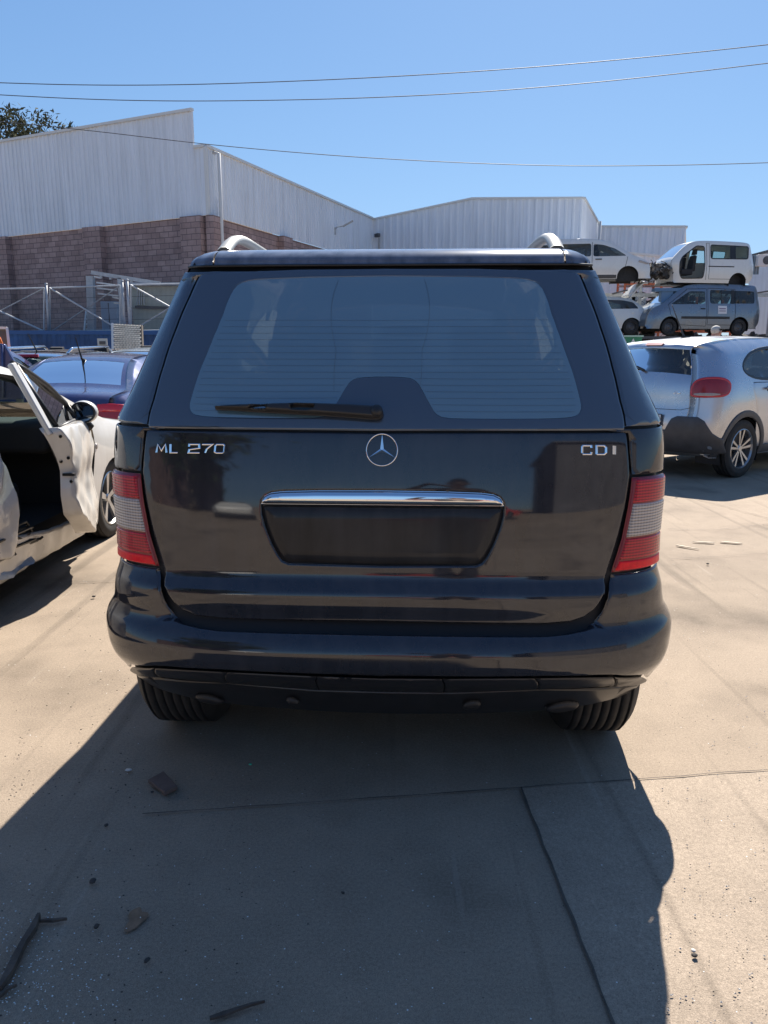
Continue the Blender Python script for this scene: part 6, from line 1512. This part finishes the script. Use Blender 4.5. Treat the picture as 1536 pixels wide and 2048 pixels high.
# green crate and pale car roof right of the off-roader
gc = thing('green_crate', 'green crate with a white triangle behind the silver hatchback', 'crate'); q = P(1266, 683, 15)
MB().box((q.x, 15.2, q.z - .02), (.34, .4, .22)).build('box', mat('crate_green', (.03, .20, .10), .45), gc, bevel=.01); MB().add([(q.x - .08, 14.99, q.z - .09), (q.x + .08, 14.99, q.z - .09), (q.x, 14.99, q.z + .06)], [(0, 1, 2)]).build('triangle', M['white'], gc); MB().box((q.x, 15.2, q.z + .10), (.38, .44, .03)).build('rim', mat('crate_rim', (.35, .5, .42), .5), gc); rebase(gc, (q.x, 15.2, q.z - .13))
gt = thing('work_table', 'pale table carrying the green crate behind the silver hatchback', 'table'); zt_ = q.z - .135
MB().box((q.x, 15.2, zt_ - .02), (1.3, .7, .04)).build('tabletop', M['white'], gt)
for sx in (-.6, .6):
    for sy in (-.3, .3): MB().box((q.x + sx, 15.2 + sy, (zt_ - .04) / 2), (.05, .05, zt_ - .04)).build('leg', M['steel'], gt)
rebase(gt, (q.x, 15.2, 0))
# ================================================================== people
def skin_body(name, joints, bones, m, parent, lvl=2):
    """joints: {name:(pos,radius)}; one continuous skinned surface"""
    keys = list(joints); me = bpy.data.meshes.new(name); me.from_pydata([joints[k][0] for k in keys], [(keys.index(a), keys.index(b)) for a, b in bones], [])
    o = bpy.data.objects.new(name, me); C.objects.link(o); o.parent = parent; me.materials.append(m)
    md = o.modifiers.new('s', 'SKIN'); md.use_smooth_shade = True; 
    for i, k in enumerate(keys):
        r = joints[k][1]; me.skin_vertices[0].data[i].radius = r if isinstance(r, tuple) else (r, r)
    me.skin_vertices[0].data[0].use_root = True
    sb = o.modifiers.new('ss', 'SUBSURF'); sb.levels = lvl; sb.render_levels = lvl
    return o
def person(label, x, y, deg, bend, shirt, trousers, hair, arms, skin=None, height=1.78, z=0, haircut='short'):
    """faces +y locally; bend: forward lean in degrees at the hips"""
    r = thing('person', label, 'person'); k = height / 1.78; b = R_(bend)
    def up(h, f=0, s=0): return (s * k, (f + math.sin(b) * h) * k, (.95 + math.cos(b) * h) * k)
    skin = skin or mat('skin_tone', (.48, .27, .19), .55) if skin or 'skin_tone' not in bpy.data.materials else bpy.data.materials['skin_tone']
    J = {'pelvis': ((0, 0, .95 * k), (.16 * k, .11 * k)), 'waist': (up(.15), (.14 * k, .10 * k)), 'chest': (up(.36), (.17 * k, .115 * k)), 'neckb': (up(.50), (.09 * k, .08 * k)), 'neck': (up(.57, .01), .055 * k), 'headb': (up(.63, .03), .075 * k), 'head': (up(.72, .035), (.085 * k, .10 * k)), 'top': (up(.78, .03), .06 * k)}
    B = [('pelvis', 'waist'), ('waist', 'chest'), ('chest', 'neckb'), ('neckb', 'neck'), ('neck', 'headb'), ('headb', 'head'), ('head', 'top')]
    for s, n in ((-1, 'l'), (1, 'r')):
        J['hip' + n] = ((s * .10 * k, 0, .88 * k), .095 * k); J['knee' + n] = ((s * .12 * k, .03, .48 * k), .065 * k); J['ankle' + n] = ((s * .13 * k, -.02, .09 * k), .045 * k); J['toe' + n] = ((s * .15 * k, .15 * k, .035 * k), .04 * k)
        B += [('pelvis', 'hip' + n), ('hip' + n, 'knee' + n), ('knee' + n, 'ankle' + n), ('ankle' + n, 'toe' + n)]
        sh = up(.46, 0, s * .19); e, h = arms[n]
        J['sh' + n] = (sh, .062 * k); J['el' + n] = (tuple(e), .046 * k); J['wr' + n] = (tuple(h), .032 * k)
        hv = (Vector(h) - Vector(e)).normalized(); J['pa' + n] = (tuple(Vector(h) + hv * .07), (.035 * k, .02 * k))
        B += [('chest', 'sh' + n), ('sh' + n, 'el' + n), ('el' + n, 'wr' + n), ('wr' + n, 'pa' + n)]
        side = hv.cross(Vector((0, 0, 1))); side = side.normalized() if side.length > .1 else Vector((1, 0, 0)); pa = Vector(J['pa' + n][0]); dn = Vector((0, 0, -.02))
        for i in range(4):
            o0 = side * ((i - 1.5) * .019); L = (.075, .085, .08, .062)[i]
            J['f%d%s' % (i, n)] = (tuple(pa + o0 + hv * .035), .010); J['g%d%s' % (i, n)] = (tuple(pa + o0 + hv * (.035 + L * .55) + dn * .6), .009); J['h%d%s' % (i, n)] = (tuple(pa + o0 + hv * (.035 + L * .85) + dn * 2), .008)
            B += [('pa' + n, 'f%d%s' % (i, n)), ('f%d%s' % (i, n), 'g%d%s' % (i, n)), ('g%d%s' % (i, n), 'h%d%s' % (i, n))]
        J['t' + n] = (tuple(pa - side * .04 * s + hv * .0), .012); J['u' + n] = (tuple(pa - side * .055 * s + hv * .04), .010); B += [('pa' + n, 't' + n), ('t' + n, 'u' + n)]
    skin_body('body', J, B, skin, r)
    # clothes: slightly fatter shells
    def sub(keys, grow, name, m):
        jj = {a: (J[a][0], tuple(q + grow for q in J[a][1]) if isinstance(J[a][1], tuple) else J[a][1] + grow) for a in keys}
        bb = [q for q in B if q[0] in jj and q[1] in jj]; return skin_body(name, jj, bb, m, r)
    sub(['pelvis', 'waist', 'chest', 'neckb', 'shl', 'ell', 'shr', 'elr'], .016, 'shirt', shirt); sub(['pelvis', 'hipl', 'kneel', 'anklel', 'hipr', 'kneer', 'ankler'], .018, 'trousers', trousers)
    for n in 'lr':
        a = Vector(J['ankle' + n][0]); t = Vector(J['toe' + n][0]); MB().box(((a + t) / 2).xy.to_3d() + Vector((0, 0, .05)), (.10, .28, .10)).build('shoe', M['plastic'], r, bevel=.035, seg=3)
    hc_ = Vector(up(.735, .025)); hd = MB(); hd.blob(hc_ + Vector((0, -.018, .022)) * k, (.084 * k, .102 * k, .088 * k), 18, 12)
    hd.v = [v if not (v.y > hc_.y + .005 and v.z < hc_.z + .065) else v + Vector((0, -.07, .015)) for v in hd.v]; hd.v = [v if v.z > hc_.z - .055 else Vector((v.x * .8, v.y, hc_.z - .055)) for v in hd.v]
    hd.build('hair', hair, r, True)
    f = hc_ + Vector((0, .115 * k, 0)); fm = MB(); fm.blob(f + Vector((0, .0, -.02)), (.014, .022, .028), 8, 6); fm.build('nose', skin, r, True)
    for s in (-1, 1):
        MB().blob(f + Vector((s * .032, -.012, .012)), (.011, .008, .008), 8, 6).build('eye', mat('eye_dark', (.05, .04, .035), .2) if 'eye_dark' not in bpy.data.materials else bpy.data.materials['eye_dark'], r, True); MB().blob(hc_ + Vector((s * .092 * k, .01, -.015)), (.012, .022, .034), 8, 6).build('ear', skin, r, True)
    MB().box(f + Vector((0, -.012, -.062)), (.045, .012, .009)).build('mouth', mat('lip', (.38, .16, .13), .5) if 'lip' not in bpy.data.materials else bpy.data.materials['lip'], r, bevel=.004)
    place(r, x, y, deg, z); return r
q = P(1418, 660, 15.2)
person('white haired person in a pale blue shirt bending forward behind the silver hatchback', q.x - .05, 15.2, 62, 20, mat('pale_blue_shirt', (.42, .50, .62), .8, noise=(6, .12)), mat('navy_trousers', (.03, .035, .06), .8), mat('white_hair', (.50, .48, .44), .8, noise=(40, .2)), {'l': ((-.26, .30, 1.16), (-.20, .50, 1.02)), 'r': ((.26, .30, 1.16), (.20, .50, 1.02))}, height=1.86, z=.06)
# photographer (seen only in reflections)
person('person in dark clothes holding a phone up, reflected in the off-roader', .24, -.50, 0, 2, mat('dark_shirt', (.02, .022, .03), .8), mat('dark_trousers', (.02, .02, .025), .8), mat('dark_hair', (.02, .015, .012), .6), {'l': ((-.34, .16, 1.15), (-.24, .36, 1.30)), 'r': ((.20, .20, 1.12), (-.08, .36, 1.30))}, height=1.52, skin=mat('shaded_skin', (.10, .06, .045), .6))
# ================================================================== things behind the camera, present in the reflections
b1, _ = box_car('hatchback', 'red hatchback standing behind the photographer, reflected in the off-roader', 'car', ht, [(.2, .82), (.5, .86), (.85, .86), (1.1, .78), (1.48, .62)], hw_, ((-1.25, .37), (1.25, .37)), M['red_paint'], 80, .3, -11.5, 0, group='cars parked behind the camera', cs=.2)
b2, _ = box_car('hatchback', 'white hatchback left of the red one behind the photographer', 'car', ht, [(.2, .82), (.5, .86), (.85, .86), (1.1, .78), (1.48, .62)], hw_, ((-1.25, .37), (1.25, .37)), M['white'], 20, -5.0, -9.5, 0, group='cars parked behind the camera', cs=.2)
bw = thing('warehouse', 'dark shed closing the yard behind the photographer on the right', 'warehouse'); MB().box((13.5, -18, 3.4), (18, 8, 6.8)).build('wall', mat('shed_dark', (.12, .115, .12), .8, noise=(.5, .3)), bw); MB().box((13.5, -18, 6.9), (18.6, 8.6, .2)).build('roof', M['steel_dark'], bw); rebase(bw, (13.5, -18, 0))  # out of view: added to lower the sky fill and darken reflections
bx = thing('shipping_container', 'rusty brown container standing behind the photographer on the left', 'container'); MB().box((-12, -12, 2.4), (9, 5, 4.8)).build('walls', mat('rusty_steel', (.12, .075, .06), .8, noise=(1, .4)), bx); MB().box((-12, -12, 4.86), (9.2, 5.2, .1)).build('roof', M['steel_dark'], bx); rebase(bx, (-12, -12, 0))  # added block out of view, tall enough to hold back sky light
bt = thing('broadleaf_tree', 'dark round tree behind the photographer on the left', 'tree'); tree(bt, (0, 0, 0), (3.2, 3.2, 3.4), 3.2, 60, 70, leaf_mat('yard_leaf', (.05, .07, .025)), size=.3, seed=5, rclump=1.1); bt.location = (-7.5, -9.0, 0)  # added tree out of view, a dark shape for the paint to mirror
# ================================================================== debris on the yard
wd = mat('old_wood', (.085, .065, .05), .85, noise=(25, .4), bump=(60, .5, .004)); wl = mat('pale_wood', (.46, .39, .29), .8, noise=(25, .2))
def plank(a, b, w0, w1, th, m, label, name='wood_piece', seed=0, group='wood scraps on the yard', cat='wood scrap'):
    rr = random.Random(seed); a = G(*a); b = G(*b); d = (b - a); L = d.length; d /= L; s = Vector((-d.y, d.x, 0)); n = max(4, int(L / .04)); T = []; 
    mb = MB()
    for i in range(n + 1):
        t = i / n; w_ = (w0 + (w1 - w0) * t) * rr.uniform(.86, 1.14); off = s * rr.uniform(-.003, .003); c = a + d * L * t + off
        if i in (0, n): w_ *= .5
        z1 = th * rr.uniform(.85, 1.1)
        mb.v += [c - s * w_ / 2 + Vector((0, 0, .009)), c + s * w_ / 2 + Vector((0, 0, .009)), c + s * w_ * .42 + Vector((0, 0, z1 + .009)), c - s * w_ * .42 + Vector((0, 0, z1 + .009))]
    for i in range(n):
        k = i * 4
        for j in range(4): mb.f.append((k + j, k + (j + 1) % 4, k + 4 + (j + 1) % 4, k + 4 + j))
    mb.f.append((3, 2, 1, 0)); k = n * 4; mb.f.append((k, k + 1, k + 2, k + 3))
    o = mb.build(name, m); tag(o, label, cat, group); return rebase_mesh(o, a)
plank((2, 1990), (78, 1842), .022, .016, .014, wd, 'long dark stick pointing up from the lower left corner', seed=1)
plank((80, 1852), (135, 1846), .010, .006, .007, wd, 'short splinter lying at the tip of the long dark stick', seed=2)
plank((420, 2046), (530, 2012), .016, .004, .006, wd, 'thin brown splinter at the bottom edge of the yard', seed=3)
plank((-8, 2004), (34, 1978), .012, .006, .007, wd, 'short dark splinter in the lower left corner', seed=4)
plank((1352, 1093), (1398, 1101), .03, .012, .004, wl, 'pale wood strip nearest to the off-roader on the right', seed=5, group='pale strips on the sunny yard'); plank((1385, 1086), (1428, 1088), .02, .03, .004, wl, 'pale wood strip left of the longest one on the right', seed=6, group='pale strips on the sunny yard'); plank((1440, 1086), (1484, 1089), .04, .025, .004, wl, 'pale double wood strip farthest right on the yard', seed=7, group='pale strips on the sunny yard')
cp = [G(296, 1571), G(328, 1556), G(356, 1584), G(330, 1598), G(320, 1588), G(308, 1581)]
mb = MB(); h = Vector((0, 0, .022)); mb.add([p + Vector((0, 0, .009)) for p in cp] + [p + h + Vector((0, 0, .005 * (i % 2))) for i, p in enumerate(cp)], [(5, 4, 3, 2, 1, 0), (6, 7, 8, 9, 10, 11)] + [(i, (i + 1) % 6, (i + 1) % 6 + 6, i + 6) for i in range(6)])
o = mb.build('tile_piece', mat('brown_board', (.13, .085, .068), .75, noise=(20, .3)), None, bevel=.003); tag(o, 'flat broken brown board piece in the shadow below the tailgate', 'board piece'); rebase_mesh(o, cp[0])
def pebble(px, py, r, label, m, name='pebble', flat=.5, group='loose stones on the yard', cat='stone'):
    c = G(px, py); mb = MB().blob((0, 0, r * flat * .8 + .009), (r, r * random.uniform(.6, 1), r * flat), 8, 6, .18); o = mb.build(name, m, None, True); o.location = c; o.rotation_euler[2] = random.uniform(0, 6); return tag(o, label, cat, group)
dk = mat('dark_pebble', (.05, .045, .04), .8); lt = mat('pale_pebble', (.55, .52, .47), .7)
for px, py, r, lb in ((186, 1770, .010, 'dark mossy stone above the brown stain'), (194, 1861, .009, 'flat dark stone left of the brown stain'), (295, 1929, .009, 'black lump below the brown stain'), (213, 1657, .007, 'small dark lump left of the broken board piece'), (686, 1793, .006, 'tiny black crumb in the middle of the big shadow'), (1389, 1919, .007, 'dark pebble on the sunny concrete at lower right'), (305, 1590, .006, 'crumb just below the broken board piece'), (188, 1197, .011, 'small stone between the white wreck and the off-roader'), (1415, 1131, .010, 'black pebble below the pale wood strips')): pebble(px, py, r, lb, dk)
pebble(1386, 1909, .006, 'tiny pale chip beside the dark pebble at lower right', lt); pebble(257, 1545, .012, 'pale flat chip above the broken board piece', lt, flat=.12); pebble(501, 1534, .006, 'small green glass chip in the dark shadow', mat('green_glass', (.05, .6, .35), .1), name='glass_chip', flat=.3, cat='glass chip')
# scattered gravel and glass crumbs: too many to count
rr = random.Random(77); me_c = {'gravel': [], 'glass_crumbs': []}
def scatter(name, n, fn, m, smin, smax):
    mb = MB()
    for _ in range(n):
        px, py = fn(); c = G(px, py); s = rr.uniform(smin, smax); k = len(mb.v); a = rr.uniform(0, 6)
        for j in range(4): mb.v.append(c + Vector((math.cos(a + j * 1.571) * s, math.sin(a + j * 1.571) * s * rr.uniform(.5, 1), .009)))
        mb.v.append(c + Vector((rr.uniform(-.3, .3) * s, 0, .009 + s * rr.uniform(.5, 1.1))))
        mb.f += [(k + j, k + (j + 1) % 4, k + 4) for j in range(4)]
    o = mb.build(name, m); tag(o, kind='stuff'); return o
scatter('glass_crumbs', 260, lambda: (abs(rr.gauss(40, 110)), rr.gauss(1950, 75)), mat('glass_crumb', (.65, .72, .72), .08, coat=1), .0010, .0028)
scatter('glass_crumbs', 150, lambda: (rr.uniform(0, 900), rr.uniform(1700, 2060)), bpy.data.materials['glass_crumb'], .0010, .0024)
scatter('gravel', 240, lambda: (rr.uniform(-50, 620), rr.uniform(1500, 2060)), dk, .001, .0035)
scatter('gravel', 320, lambda: (rr.uniform(1300, 1580), rr.uniform(1000, 2060)), dk, .0008, .0025); scatter('gravel', 160, lambda: (rr.uniform(-20, 260), rr.uniform(1150, 1600)), dk, .0015, .004)
scatter('gravel', 200, lambda: (rr.uniform(1300, 1580), rr.uniform(1040, 2060)), lt, .0012, .004)
# brown stain
st = MB(); c = G(272, 1842); pts = []
for i in range(24):
    a = 2 * math.pi * i / 24; R0 = 1 + .22 * math.sin(3 * a + 1) + .12 * math.sin(5 * a); pts.append(c + Vector((math.cos(a) * .022 * R0, math.sin(a) * .040 * R0, .0065)))
st.add(pts, [tuple(range(24))]); o = st.build('stain', mat('rust_stain', (.24, .15, .09), .9, noise=(30, .25))); tag(o, kind='structure')
